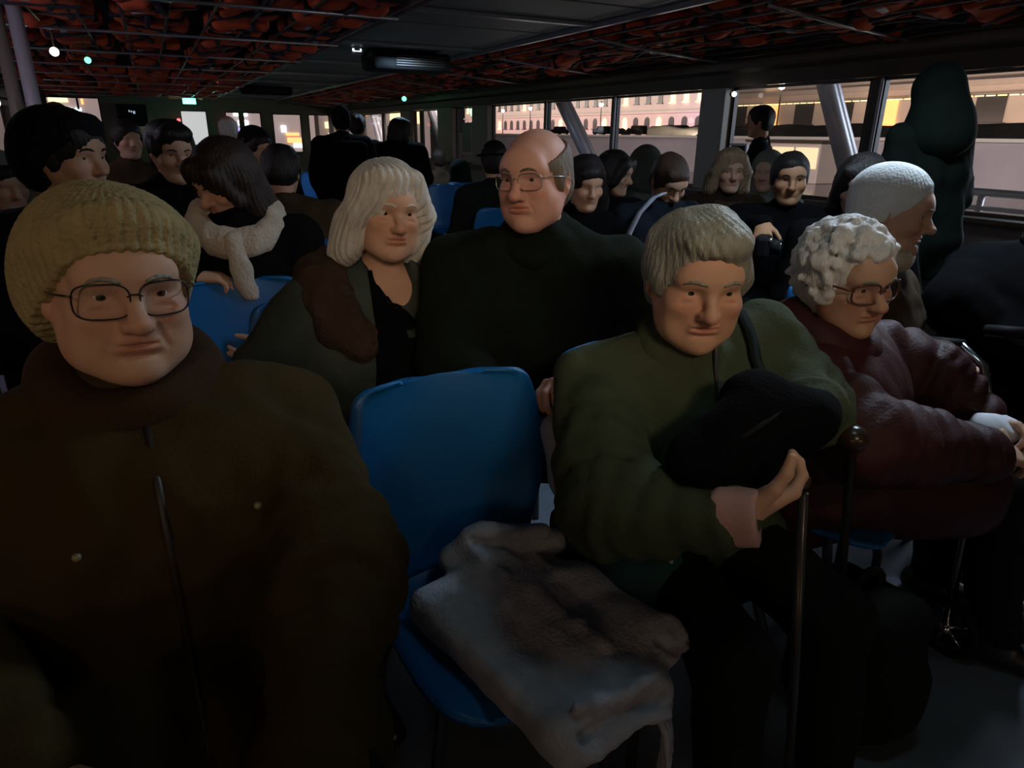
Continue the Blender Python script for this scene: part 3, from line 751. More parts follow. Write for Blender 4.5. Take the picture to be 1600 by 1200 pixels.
# stern wall behind the camera, with a long window
st('wall_near', MB().box((1.2, -6.05, .45), (7.7, .1, .9)).box((1.2, -6.05, 2.15), (7.7, .1, .6)).box((-2.3, -6.05, 1.3), (.6, .1, .9)).box((4.7, -6.05, 1.3), (.6, .1, .9)), 'wall_paint')
n += 1; w_ = empty('window_%d' % n, (1.2, -6.05, .9), kind='structure'); MB().box((0, 0, .47), (6.4, .01, .95)).build('glass_pane', GL, w_)

# ceiling over the aisle: smooth panels between two bright metal edges
for i in range(19):
    y = -5.25+i*1.5
    MB().box((2.6, y, 2.225), (1.60, 1.46, .03), None, .01).build('ceiling_panel', MATS['ceiling_panel'], ceil_)
for x in (1.78, 3.42): MB().box((x, 8, 2.20), (.05, 28, .05), None, .01).build('edge_strip', MATS['rack_metal'], ceil_)
for i in range(10):
    y = 3.1+i*2.15; MB().box((2.6, y, 2.195), (1.5, .06, .03), None, .008).build('cross_strip', MATS['rack_metal'], ceil_)
# free-standing double stanchion near the left side
t = empty('stanchion', (-.80, 6.5, 0)); tag(t, 'pale double metal pole from floor to ceiling at the left of the cabin', 'pole')
MB().tube([(-.035, 0, 0), (-.035, 0, 2.3)], .045, 14).build('pole', MATS['post_grey'], t, True)
MB().tube([(.075, 0, 0), (.075, 0, 2.3)], .05, 14).build('pole', MATS['pale_metal'], t, True)
MB().box((.02, 0, .015), (.3, .2, .03), None, .008).build('foot_plate', MATS['rack_metal'], t)
MB().box((.02, 0, 2.2), (.3, .2, .03), None, .008).build('top_plate', MATS['rack_metal'], t)

# ------------------------------------------------------------------ life jackets stowed in the ceiling racks
def jacket_mesh(seed):
    rr = np.random.default_rng(seed)
    F = Field(np.array([-.34, -.28, -.12]), np.array([.34, .28, .12]), (), .03, .03); F.m = .09
    I3 = np.eye(3)
    for q in (-1, 1):
        F.rbox((q*.14, rr.uniform(-.03, .03), rr.uniform(-.01, .01)), (.075, .17, .022), I3, .035, .04)
    F.cap((-.16, .17, 0), (.16, .17, .01), .06, .06, .05); F.cap((-.1, -.14, 0), (.12, -.16, 0), .05, .045, .05)
    F.disp(lambda p: -.018*wob(p, 17, seed), .06)
    v, q = F.net(); return npmesh('foam_panel', v, q)
J_ = []
for i in range(5):
    me = jacket_mesh(i); me.materials.append(MATS['jacket_red' if i % 3 == 2 else 'jacket_orange']); me.polygons.foreach_set('use_smooth', np.ones(len(me.polygons), dtype=bool)); J_.append(me)
sm = MB().box((0, 0, 0), (.035, .46, .15), None, .008).box((0, -.06, 0), (.52, .04, .13), None, .008).mesh('strap'); sm.materials.append(MATS['jacket_strap'])
tm = MB().box((-.14, .09, -.005), (.12, .05, .118), None, .006).mesh('reflective_strip'); tm.materials.append(MATS['jacket_strip'])
jr = random.Random(9)
def stow(x, y, z, tilt, far, label, group):
    if far:
        o = bpy.data.objects.new('life_jacket', jr.choice(J_)); COL.objects.link(o); o.location = (x, y, z)
    else:
        o = empty('life_jacket', (x, y, z)); q = bpy.data.objects.new('foam_panel', jr.choice(J_)); COL.objects.link(q); q.parent = o
        for nm, me in (('strap', sm), ('reflective_strip', tm)):
            if nm == 'reflective_strip' and jr.random() < .45: continue
            c = bpy.data.objects.new(nm, me); COL.objects.link(c); c.parent = o
    o.rotation_euler = (jr.uniform(-.18, .18), tilt+jr.uniform(-.15, .15), jr.choice((0, math.pi/2, math.pi, -math.pi/2))+jr.uniform(-.25, .25))
    tag(o, label, 'life jacket', group)
RL, GR_ = 'orange life jacket stowed in the ceiling rack over the window-side seats', 'life jackets in the ceiling rack by the windows'
LL, GL_ = 'orange life jacket stowed in the ceiling rack beyond the aisle, away from the lit windows', 'life jackets in the ceiling rack beyond the aisle'
y = 2.5
while y < 20.5:
    for x, z in ((3.80, 2.195), (4.18, 2.155), (4.50, 2.12)):
        stow(x+jr.uniform(-.05, .05), y+jr.uniform(-.06, .06), z+jr.uniform(-.02, .02), .14, y > 11, RL, GR_)
    y += .52
y = 4.6
while y < 20.5:
    for i in range(6):
        x = 1.42-i*.62
        if x < -.25*y+.3-.6: continue
        stow(x+jr.uniform(-.07, .07), y+jr.uniform(-.07, .07), 2.205+jr.uniform(-.02, .02), 0, y > 12, LL, GL_)
    y += .66
def rack(x0, x1, z0, z1, label, nl):
    t = empty('luggage_rack', (0, 0, 0)); tag(t, label, 'rack', None)
    for i in range(14):
        y = -4.+i*1.86
        MB().tube([(x0, y, z0), ((x0+x1)/2, y, (z0+z1)/2-.01), (x1, y, z1)], .012, 6).build('cross_bar', MATS['rack_metal'], t, True)
    for k in range(nl):
        x = x0+(x1-x0)*k/(nl-1); z = z0+(z1-z0)*k/(nl-1)
        MB().tube([(x, -5.9, z+.025), (x, 8, z+.025), (x, 21.9, z+.025)], .011, 6).build('long_bar', MATS['post_dark'], t, True)
rack(3.46, 4.80, 2.10, 1.995, 'metal ceiling rack holding life jackets over the window-side seats', 7)
rack(1.74, -2.40, 2.125, 2.125, 'wide metal ceiling rack holding life jackets beyond the aisle', 15)

# ------------------------------------------------------------------ things fixed to the ceiling and the far wall
def unit_box(x, y, z, w, d, h, label):
    t = empty('ceiling_unit', (x, y, z)); tag(t, label, 'ceiling unit')
    F = Field(np.array([-w/2-.06, -d/2-.06, -h-.06]), np.array([w/2+.06, d/2+.06, .06]), (), .025, .025); F.m = .08
    F.rbox((0, 0, -h/2), (w/2-.05, d/2-.05, h/2-.05), np.eye(3), .045, .02); F.ell((-w/2+.10, 0, -h/2+.02), (.14, d/2, h/2), None, .05)
    F.build('housing', MATS['black_plastic'], t)
    m = MB()
    for k in range(5): m.box((.08, -d/2-.004, -h*.25-k*h*.12), (w*.6, .012, .008))
    m.build('grille', MATS['post_dark'], t)
    for q in (-1, 1): MB().tube([(q*w*.3, 0, .1), (q*w*.3, 0, -.03)], .015, 8).build('hanger', MATS['rack_metal'], t, True)
unit_box(2.72, 8.05, 2.19, .92, .5, .20, 'large black housing hung from the ceiling panels over the aisle, nearer of two')
unit_box(2.24, 15.3, 2.19, .95, .5, .16, 'smaller-looking black housing hung from the ceiling over the far aisle')
t = empty('ceiling_lamp', (2.13, 7.96, 2.20)); tag(t, 'small cool white lamp ring beside the large black ceiling housing', 'lamp')
MB().tube([(0, 0, .02), (0, 0, -.03)], .055, 16).build('base', MATS['rack_metal'], t, True)
m = MB(); m.loop([(.05*math.cos(a), .05*math.sin(a), -.05) for a in np.linspace(0, 2*math.pi, 20, endpoint=False)], .010, 8); m.build('ring', MATS['rack_metal'], t, True)
MB().box((.0, -.035, -.022), (.10, .02, .028), None, .008).build('diffuser', MATS['lamp_glow'], t)
t = empty('exit_sign', (1.08, 20.6, 1.98)); tag(t, 'small glowing green exit sign box over the far door', 'exit sign')
MB().box((0, 0, .08), (.34, .08, .18), None, .02).build('housing', MATS['black_plastic'], t)
MB().box((0, -.044, .08), (.31, .012, .15), None, .008).build('lit_panel', MATS['exit_green'], t)
for q in (-1, 1): MB().tube([(q*.1, 0, .16), (q*.1, 0, .36)], .008, 6).build('hanger', MATS['rack_metal'], t)
gl_ = bpy.data.lights.new('exit_sign_light', 'POINT'); gl_.energy = 6; gl_.color = (.2, 1, .7); gl_.shadow_soft_size = .12
o = bpy.data.objects.new('exit_sign_light', gl_); o.location = (1.08, 20.4, 1.96); COL.objects.link(o)
t = empty('television', (-.28, 21.7, 1.45)); tag(t, 'black flat television on the far wall left of the bright door window', 'television')
MB().box((0, 0, .26), (.70, .06, .54), None, .012).build('screen', MATS['black_plastic'], t)
MB().box((0, .16, .26), (.2, .27, .2)).build('bracket', MATS['seat_leg'], t)
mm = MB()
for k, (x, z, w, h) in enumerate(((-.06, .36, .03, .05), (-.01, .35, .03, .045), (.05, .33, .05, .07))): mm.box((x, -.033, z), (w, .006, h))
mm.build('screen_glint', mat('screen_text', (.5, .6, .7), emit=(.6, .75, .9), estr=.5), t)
def led(name, loc, r, m, label, cat='indicator light', rod=0):
    t = empty(name, loc); tag(t, label, cat)
    bm = bmesh.new(); bmesh.ops.create_uvsphere(bm, u_segments=14, v_segments=10, radius=r); me = bpy.data.meshes.new('bulb'); bm.to_mesh(me); bm.free(); link('bulb', me, t, MATS[m], True)
    MB().tube([(0, r*.6, 0), (0, r*1.8, 0)], r*.9, 10).build('socket', MATS['post_dark'], t)
    if rod: MB().tube([(0, r*1.2, 0), (0, r*1.2, rod)], .008, 6).build('hanger_rod', MATS['post_dark'], t)
led('indicator_light', (4.52, 13.6, 1.97), .045, 'led_green', 'small green light under the ceiling edge above the window seats')
led('indicator_light', (4.86, 5.12, 1.72), .022, 'led_white', 'bright white light at the top corner of the window right of the wide pillar')
led('indicator_light', (.82, 21.9, 1.61), .05, 'led_red', 'small red light left of the bright door window')
led('indicator_light', (1.99, 21.9, 1.61), .05, 'led_red', 'small red light above the pale-haired head near the far windows')
led('indicator_light', (-.6, 7.4, 1.96), .035, 'led_white', 'white light high beside the double pole', rod=.17)
led('indicator_light', (-.42, 8.5, 1.99), .03, 'led_green', 'green light high just right of the double pole', rod=.14)
led('indicator_light', (-2.1, 14.2, 1.73), .07, 'led_white', 'round white light beyond the glass left of the double pole')
led('indicator_light', (.02, 21.9, 1.35), .05, 'led_white', 'white light strip under the television on the far wall')

# ------------------------------------------------------------------ river, quays, buildings
st('water', MB().box((60, 40, -.75), (700, 600, .1)), 'water')
st('quay_right', MB().box((130, 60, .25), (200, 500, 2.1)), 'quay_stone')
st('quay_kerb', MB().box((30.1, 60, 1.34), (.8, 500, .14)), 'palace_stone')
def facade(name, label, x, y0, y1, rows, pitch, m, face=-1, base=1.3, top=None):
    """a street front standing along y; rows = list of (sill z, head z, width, arch, material picker)"""
    t = empty(name, (x, (y0+y1)/2, base)); tag(t, label, 'building'); yc = (y0+y1)/2; h = top-base
    MB().box((-face*5, 0, h/2), (10, y1-y0, h)).build('wall', MATS[m], t)
    for zz, dd in ((h+.2, .9),)+tuple((r[1]+ .9-base, .45) for r in rows[:-1]): MB().box((face*dd/2, 0, zz), (dd+.2, y1-y0, .4)).build('cornice', MATS[m], t)
    k = int((y1-y0)/pitch); cache = {}
    for ri, (za, zb, w, arch, pick) in enumerate(rows):
        for i in range(k):
            y = -(k-1)*pitch/2+i*pitch; mm = pick(i, k)
            key = (ri, mm)
            if key not in cache:
                hh = zb-za; P = [(-w/2, 0), (w/2, 0), (w/2, hh-(w/2 if arch else 0))]
                if arch: P += [(w/2*math.cos(a), hh-w/2+w/2*math.sin(a)) for a in np.linspace(.3, math.pi-.3, 6)]
                P += [(-w/2, hh-(w/2 if arch else 0))]
                q = MB(); q.prism(P, 0, face*.02, face*.14)
                q.box((face*.2, 0, -.1), (.4, w+.5, .2))
                me = q.mesh('window'); me.materials.append(MATS[mm]); cache[key] = me
            o = bpy.data.objects.new('window', cache[key]); COL.objects.link(o); o.parent = t; o.location = (0, y, za-base)
    return t
rp = random.Random(3)
facade('palace', 'long floodlit palace front across the river, pink ground storey and pale upper storey', 100, 95, 235, [(2.9, 5.3, 1.7, True, lambda i, k: 'night_window' if rp.random() < .8 else 'lit_window'), (8.1, 13.6, 1.5, False, lambda i, k: 'lit_window' if rp.random() < .35 else 'night_window')], 4.2, 'palace_stone', base=1.3, top=20)
facade('townhouse', 'warm floodlit stone building across the river seen right of the wide pillar', 58, 12, 64, [(2.6, 4.6, 2.2, False, lambda i, k: 'lit_orange' if i % 3 == 0 else 'night_window'), (6.4, 10.4, 1.5, True, lambda i, k: 'lit_window' if i % 4 == 1 else 'night_window')], 4.4, 'house_stone', base=1.3, top=15)
facade('left_bank_house', 'brown lit building seen through the windows left of the double pole', -24, -6, 56, [(1.8, 4.0, 1.4, False, lambda i, k: 'lit_cool' if i % 4 == 0 else 'night_window'), (5.6, 8, 1.3, False, lambda i, k: 'lit_window' if i % 3 == 0 else 'night_window')], 3.4, 'house_stone', face=1, base=-.7, top=12)
# bow view: shopfronts and lit signs across the water ahead
def shop(x, w, y, h, m, label, panels):
    t = empty('shopfront', (x, y, -.7)); tag(t, label, 'building')
    MB().box((0, 3, h/2), (w, 6, h)).build('wall', MATS[m], t)
    MB().box((0, -.2, h+.15), (w+.3, .6, .3)).build('cornice', MATS[m], t)
    for (px, pz, pw, ph, pm) in panels: MB().box((px, -.06, pz), (pw, .1, ph), None, .03).build('lit_pane' if pm.startswith('lit') else 'dark_pane', MATS[pm], t)
shop(-4.6, 7.6, 46, 9, 'house_stone', 'shopfront ahead with a bright white sign, seen in the far left window', [(.45, 3.05, .75, .16, 'lit_cool'), (1.05, 3.02, .26, .22, 'lit_cool'), (1.45, 3.05, .30, .16, 'lit_cool'), (.9, 2.86, .36, .14, 'lit_cool'), (1.2, 2.62, .14, .18, 'lit_cool'), (1.5, 2.6, .12, .16, 'lit_cool'), (1.75, 2.58, .16, .16, 'lit_blue'), (1.7, 3.45, .12, .3, 'lit_orange'), (.6, 3.5, .9, .22, 'lit_window'), (-3, 2.2, 1, 1.2, 'night_window')])
shop(4.9, 9, 46, 10, 'house_stone', 'pale building ahead with white lit panes, seen right of the bright door window', [(-1.0, 2.6, .5, .9, 'lit_cool'), (.2, 3.0, .8, .25, 'lit_cool'), (.3, 2.5, .6, .3, 'lit_cool'), (.2, 2.1, .7, .2, 'lit_blue'), (2.6, 2.2, .3, .4, 'lit_cool'), (3.1, 1.9, .8, .18, 'lit_orange'), (3.2, 1.55, .9, .3, 'lit_orange'), (3.4, 1.25, .6, .25, 'lit_cool'), (1.8, 1.7, .3, 1.2, 'lit_blue')])
shop(14.5, 8, 50, 11, 'house_stone', 'building ahead with stacked yellow lit windows, behind the standing passengers', [(-3.2, 3.4, .9, .5, 'lit_window'), (-3.2, 2.5, .8, .4, 'lit_window'), (-3.1, 1.7, .6, .6, 'lit_window'), (-1, 3.4, .8, .5, 'lit_orange'), (1.4, 3.3, .8, .9, 'lit_window'), (1.2, 1.9, .9, 1.2, 'night_window'), (3.2, 3.2, .6, 1., 'lit_window')])
# parked cars and trees on the far quay
def car(x, y, c):
    t = empty('car', (x, y, 1.3)); tag(t, c, 'car', None)
    F = Field(np.array([-1.1, -2.4, .1]), np.array([1.1, 2.4, 1.7]), (), .16, .16); F.m = .4
    F.rbox((0, 0, .62), (.72, 1.95, .22), np.eye(3), .14, .1); F.rbox((0, -.1, 1.12), (.55, .95, .2), np.eye(3), .16, .25)
    F.build('bodywork', MATS['car_paint'], t)
    MB().box((0, -.1, 1.2), (1.46, 1.7, .26), None, .08).build('window_band', MATS['night_window'], t)
    for sx in (-.75, .75):
        for sy in (-1.35, 1.35): MB().tube([(sx-.1, sy, .33), (sx+.1, sy, .33)], .33, 14).build('wheel', MATS['black_plastic'], t)
for i, (x, y, c) in enumerate(((66, 112, 'farthest dark car parked on the quay below the pink storey'), (66, 98, 'second farthest dark car parked on the quay below the pink storey'), (64, 86, 'dark car parked on the quay in the middle of the row of cars'), (64, 77, 'nearest dark car parked on the quay beside the wide pillar'))): car(x, y, c)
def bush(x, y, h, label):
    t = empty('bush', (x, y, 1.3)); tag(t, label, 'bush'); rr = np.random.default_rng(int(x*7+y))
    MB().tube([(0, 0, 0), (.05, 0, h*.2), (0, .05, h*.4)], [.10, .08, .05], 8).build('stem', MATS['tree_dark'], t, True)
    F = Field(np.array([-h*1.2, -h*1.6, -.1]), np.array([h*1.2, h*1.6, h*1.2]), (), h*.055, h*.055); F.m = h*.14
    for i in range(26):
        v = rr.uniform(-1, 1, 3)*[.7, 1.1, .3]*h; F.ell(v+[0, 0, h*.5], (h*.2, h*.22, h*.17), None, h*.04)
    F.disp(lambda p: -h*.03*wob(p, 14/h, 1), h*.1); F.build('leaf_mass', MATS['tree_dark'], t)
bush(52, 73, 1.0, 'dark bush on the quay beside the wide pillar')
t = empty('hedge', (46, 36, 1.3)); tag(t, 'long low dark hedge on the quay in front of the warm stone building', 'hedge')
F = Field(np.array([-.8, -25, -.2]), np.array([.8, 25, 1.4]), (), .3, .3); F.m = .8; F.rbox((0, 0, .4), (.3, 23.5, .3), np.eye(3), .25, .1); F.disp(lambda p: -.16*wob(p, 1.1, 1), .7); o_ = F.build('leaf_mass', mat('hedge_dark', (.022, .022, .02), rough=.95, var=.4, vscale=1), t); o_['kind'] = 'stuff'
t = empty('landing_cabin', (28.6, 25.5, -.7)); tag(t, 'low cabin with yellow lit panes below the quay wall beside the slanted reflection', 'cabin')
MB().box((0, 0, .9), (1.6, 4.4, 1.8), None, .05).build('hull', MATS['house_stone'], t)
MB().box((0, 0, 1.88), (2.0, 4.8, .12), None, .03).build('roof', MATS['post_dark'], t)
for q in (-1.45, 0, 1.45): MB().box((-.82, q, 1.15), (.06, 1.3, .95), None, .02).build('lit_pane', mat('cabin_glow', (.9, .75, .5), emit=(1, .76, .42), estr=.62), t)
t = empty('light_string', (57.4, 38, 4.6)); tag(t, 'string of small yellow lights along the ledge of the warm stone building', 'light string')
MB().tube([(0, -25, 0), (0, 25, 0)], .03, 6).build('cable', MATS['post_dark'], t)
m = MB()
for q in range(60): m.box((-.05, -24.6+q*.834, -.08), (.12, .62, .09))
o_ = m.build('bulbs', MATS['lit_window'], t); o_['kind'] = 'stuff'
def street_lamp(x, y, label):
    t = empty('street_lamp', (x, y, 1.3)); tag(t, label, 'street lamp')
    MB().tube([(0, 0, 0), (0, 0, .5), (0, 0, 4.2)], [.14, .08, .05], 8).build('post', MATS['post_dark'], t, True)
    bm = bmesh.new(); bmesh.ops.create_uvsphere(bm, u_segments=12, v_segments=8, radius=.32); me = bpy.data.meshes.new('lantern'); bm.to_mesh(me); bm.free(); o = link('lantern', me, t, MATS['led_white'], True); o.location = (0, 0, 4.3)
    MB().tube([(0, 0, 4.55), (0, 0, 4.75)], [.25, .04], 10).build('cap', MATS['post_dark'], t)
for x, y, l in ((62, 127, 'street lamp glowing on the far quay, behind the balding man'), (60, 112, 'street lamp glowing on the far quay left of the thin window post'), (60, 90, 'street lamp glowing on the far quay below the palace windows'), (50, 47, 'street lamp glowing right of the wide pillar')): street_lamp(x, y, l)
# white rail of the outer deck
t = empty('deck_rail', (6.3, 2.5, 0)); tag(t, 'pale metal deck railing outside the window at the right edge', 'railing')
for z in (.93, .80, .66): MB().tube([(0, -4, z), (0, 0, z), (0, 1.6, z)], .022 if z < .9 else .035, 8).build('rail', MATS['pale_metal'], t, True)
for y in (-4, -2.2, -.4, 1.05): MB().tube([(0, y, -.2), (0, y, .93)], .028, 8).build('post', MATS['pale_metal'], t, True)
st('outer_deck', MB().box((5.8, 2, -.25), (1.4, 26, .1)), 'fascia_brown')

# small panels against the window posts
t = empty('notice_panel', (4.86, 4.98, 1.08)); tag(t, 'small dark panel with a pale border beside the figure standing by the window', 'panel')
MB().box((0, 0, .1), (.02, .18, .2), None, .004).build('board', MATS['black_plastic'], t)
for c, sz in (((-.002, 0, .205), (.03, .22, .02)), ((-.002, -.1, .08), (.03, .02, .24))): MB().box(c, sz, None, .004).build('border_strip', MATS['pale_metal'], t)
t = empty('notice_panel', (4.93, 11.5, 1.05)); tag(t, 'dark green rectangular panel in the narrow window between the two grey pillars', 'panel')
MB().box((0, 0, .24), (.02, .42, .48), None, .006).build('board', mat('panel_green', (.012, .03, .022), rough=.4), t)
MB().box((-.002, -.22, .24), (.03, .02, .5), None, .004).build('border_strip', MATS['pale_metal'], t)
# ------------------------------------------------------------------ seats
def shell(rows, name, cup, th=.012, nv=15):
    """rows: (y, z, half width); a curved moulded sheet with thickness"""
    v = []; nu = len(rows)
    for (y, z, w) in rows:
        for j in range(nv):
            t = -1+2*j/(nv-1); v.append((w*t, y+cup[0]*(t*t), z+cup[1]*(t*t)))
    V = np.array(v).reshape(nu, nv, 3); du = np.gradient(V, axis=0); dv = np.gradient(V, axis=1)
    nn = np.cross(du, dv); nn /= np.linalg.norm(nn, axis=2, keepdims=True)+1e-9
    A = (V+nn*th/2).reshape(-1, 3); Bk = (V-nn*th/2).reshape(-1, 3); n = nu*nv
    f = []
    for i in range(nu-1):
        for j in range(nv-1):
            a = i*nv+j; f += [(a, a+1, a+nv+1, a+nv), (n+a, n+a+nv, n+a+nv+1, n+a+1)]
    rim = [j for j in range(nv)]+[i*nv+nv-1 for i in range(1, nu)]+[(nu-1)*nv+j for j in range(nv-2, -1, -1)]+[i*nv for i in range(nu-2, 0, -1)]
    for a, b in zip(rim, rim[1:]+rim[:1]): f.append((a, b, n+b, n+a))
    m = MB(); m.add([tuple(p) for p in A]+[tuple(p) for p in Bk], f); return m.mesh(name)
def sm_rows(pts, n):
    P = np.array(pts); t = np.linspace(0, 1, len(P)); q = np.linspace(0, 1, n)
    out = np.stack([np.interp(q, t, P[:, i]) for i in range(3)], 1)
    for _ in range(2): out[1:-1] = (out[:-2]+2*out[1:-1]+out[2:])/4
    return out
BACK = shell(sm_rows([(.245, .885, .135), (.243, .882, .170), (.240, .868, .190), (.236, .845, .197), (.228, .80, .206), (.218, .74, .215), (.208, .68, .215), (.200, .62, .203), (.196, .57, .185), (.194, .53, .174), (.188, .505, .172), (.170, .478, .174)], 26), 'backrest', (-.035, 0))
PAN = shell(sm_rows([(.170, .478, .174), (.150, .463, .178), (.12, .452, .184), (.06, .445, .194), (-.02, .443, .196), (-.10, .447, .194), (-.15, .449, .188), (-.19, .446, .176), (-.212, .440, .158), (-.225, .432, .130), (-.230, .427, .10)], 24), 'seat', (0, .018))
for me in (BACK, PAN):
    me.materials.append(MATS['seat_blue']); me.polygons.foreach_set('use_smooth', np.ones(len(me.polygons), dtype=bool))
def leg_mesh(x, y):
    return MB().tube([(x*.75, y*.7, .435), (x*.95, y*.95, .25), (x, y, .0)], .0125, 8)
LEGS = []
for x in (-.19, .19):
    for y in (-.17, .19):
        me = leg_mesh(x, y).mesh('leg'); me.materials.append(MATS['seat_leg']); LEGS.append(me)
RAIL = MB()
for y in (-.12, .13): RAIL.tube([(-.15, y, .43), (.15, y, .43)], .012, 8)
RAIL = RAIL.mesh('under_frame'); RAIL.materials.append(MATS['seat_leg'])
def seat(x, y, rz, label, z=0.):
    t = empty('seat', (x, y, z), math.radians(rz), label, 'seat', 'blue moulded cabin seats')
    for nm, me in (('backrest', BACK), ('seat_pan', PAN), ('under_frame', RAIL), *[('leg', m) for m in LEGS]):
        o = bpy.data.objects.new(nm, me); COL.objects.link(o); o.parent = t
    return t

# ------------------------------------------------------------------ cloth and hair colours
cloth('black', (.004, .004, .0045), spec=.05); cloth('black_green', (.008, .013, .010)); cloth('navy', (.007, .010, .016))
cloth('olive_brown', (.046, .030, .010), var=.3); cloth('sage', (.060, .076, .044), var=.25); cloth('maroon', (.045, .010, .010), rough=.6, spec=.3)
cloth('greygreen', (.055, .068, .056), var=.3); cloth('brown', (.05, .032, .018)); cloth('dark_brown', (.03, .016, .010))
cloth('forest_dark', (.006, .010, .006)); cloth('charcoal', (.02, .02, .02)); cloth('ochre', (.16, .11, .04))
cloth('trousers_black', (.008, .009, .009)); cloth('jeans', (.09, .12, .13)); cloth('trousers_green', (.008, .012, .007))
mat('shoe_leather', (.012, .010, .009), rough=.4)
cloth('wool_beige', (.34, .27, .135), vscale=40, var=.25, bump=.6, bscale=120); cloth('wool_white', (.74, .76, .74), vscale=40, var=.12, bump=.5, bscale=120); cloth('wool_black', (.006, .006, .007))
cloth('hood_grey', (.16, .17, .14)); cloth('hood_green', (.055, .06, .045)); cloth('cream', (.55, .48, .36)); cloth('wool_scarf', (.40, .42, .48), vscale=30, bump=.5, bscale=140)
cloth('fur_ivory', (.52, .46, .38), bump=.9, bscale=90); cloth('fur_brown', (.062, .038, .026), bump=.9, bscale=90, var=.5); cloth('scarf_dark', (.045, .024, .013))
cloth('shirt_pink', (.50, .30, .27)); cloth('shirt_blue', (.25, .26, .42)); cloth('lavender', (.34, .36, .42)); cloth('teal_bag', (.02, .06, .06))
for nme, c in (('hair_black', (.010, .007, .006)), ('hair_brown', (.045, .022, .012)), ('hair_darkbrown', (.022, .011, .007)), ('hair_grey', (.25, .25, .20)), ('hair_silver', (.56, .53, .47)), ('hair_white', (.72, .70, .68)), ('hair_blond', (.30, .20, .12)), ('hair_fringe', (.13, .095, .06))):
    mat(nme, c, rough=.55, spec=.35, var=.3, vscale=26, bump=.5, bscale=70, stretch=(3, 3, .7))
mat('eye_white', (.62, .58, .54), rough=.25); mat('iris', (.06, .045, .03), rough=.15); mat('pupil', (.004, .004, .004), rough=.1)
mat('glasses_black', (.01, .01, .01), rough=.25); mat('glasses_metal', (.35, .33, .3), rough=.25, metal=.8); mat('glasses_brown', (.10, .045, .025), rough=.25)
P_ = {}
def add(key, *a, **k): P_[key] = person(key, *a, **k); return P_[key]

# ------------------------------------------------------------------ the front row
a1 = add('P1', 'elderly person in a thick beige knit hat, glasses and olive brown jacket', (-.06, 1.14), (-.067, 1.06, 1.142), -86, (-77, -1, 3), lod=2, jowl=.5, coat='olive_brown', hat='knit', hatmat='wool_beige', hat_tilt=0, hair=None, haircol='hair_grey', old=1.4, hem=.7, glasses=dict(w=.0285, h=.022, r=.0012), bulk=1.22, sw=.205, ct=.045, collar=('scarf_dark', .082, .036, .03), wide=1.08, hands=(1, -1), chest=.05, fold=1.3, sdrop=.10,
         arms={1: ((-.34, .98, .76), (-.22, .72, .68), (.5, -.8, -.1), (0, .2, -1)), -1: ((.150, .80, .775), (.055, .60, .68), (-.75, -.65, .1), (-.1, .1, -1), (35, 40, 30))}, legs='trousers_black', knees={1: ((-.22, .66, .49), (-.22, .64, .1)), -1: ((.10, .66, .49), (.10, .64, .1))})
a2 = add('P2', 'grey-haired person in a sage green jacket hugging a black bag and holding a cane', (.95, 1.09), (.842, .93, 1.106), -104, (-113, 9, 1), lod=2, jowl=.2, wide=1.05, coat='sage', hair='wave', haircol='hair_grey', old=1., female=True, bulk=1.04, fold=1.35, collar=('sage', .066, .017, .026), sw=.175, ct=.040, hands=(1, -1), spread=.5, chest=.04, s=.98, sdrop=.07, shoff={-1: (.02, .02, .055), 1: (.015, 0, .0)},
         arms={1: ((.585, .80, .775), (.712, .640, .812), (.93, -.03, .20), (-.25, .6, .75), (32, 42, 28), 55), -1: ((1.07, .84, .85), (.99, .75, .90), (-.8, -.2, -.1), (0, .75, -.2))}, legs='trousers_green', knees={1: ((.77, .66, .5), (.77, .62, .1)), -1: ((1.02, .66, .5), (1.04, .62, .1))})
a3 = add('P3', 'white curly-haired person with brown glasses in a maroon padded coat', (1.42, 1.10), (1.352, 1.005, 1.052), -62, (-98, 8, -4), lod=2, jowl=.4, coat='maroon', hem=.8, hair='curly', haircol='hair_white', old=1.2, female=True, glasses=dict(w=.0305, h=.0225, r=.0024, mat='glasses_brown'), bulk=1.12, ct=.045, puffer=.012, hands=(1, -1), collar=('maroon', .088, .042, .02), s=.98,
         arms={1: ((1.22, .80, .77), (1.60, .765, .675), (.92, -.3, -.05), (-.1, .3, -.9), (30, 45, 30)), -1: ((1.70, .98, .78), (1.755, .86, .69), (.1, -.8, .1), (-.5, -.1, -.8), (40, 50, 35))}, legs='trousers_black', knees={1: ((1.80, .80, .52), (1.86, .74, .1)), -1: ((1.93, .92, .52), (2.0, .84, .1))})
a4 = add('P4', 'person in a white knit hat seen in profile, cream scarf at the chin', (1.96, 1.42), (1.927, 1.324, 1.141), -66, (-64, 6, 0), lod=2, coat='brown', hat='beanie', hatmat='wool_white', hat_tilt=8, hair=None, old=.9, female=True, haircol='hair_grey', collar=('cream', .082, .030, .068), bulk=1.05, ct=.04, fold=1.2, legs='trousers_black', sw=.175,
         knees={1: ((1.98, 1.02, .5), (1.98, 1.0, .1)), -1: ((2.22, 1.10, .5), (2.24, 1.1, .1))})
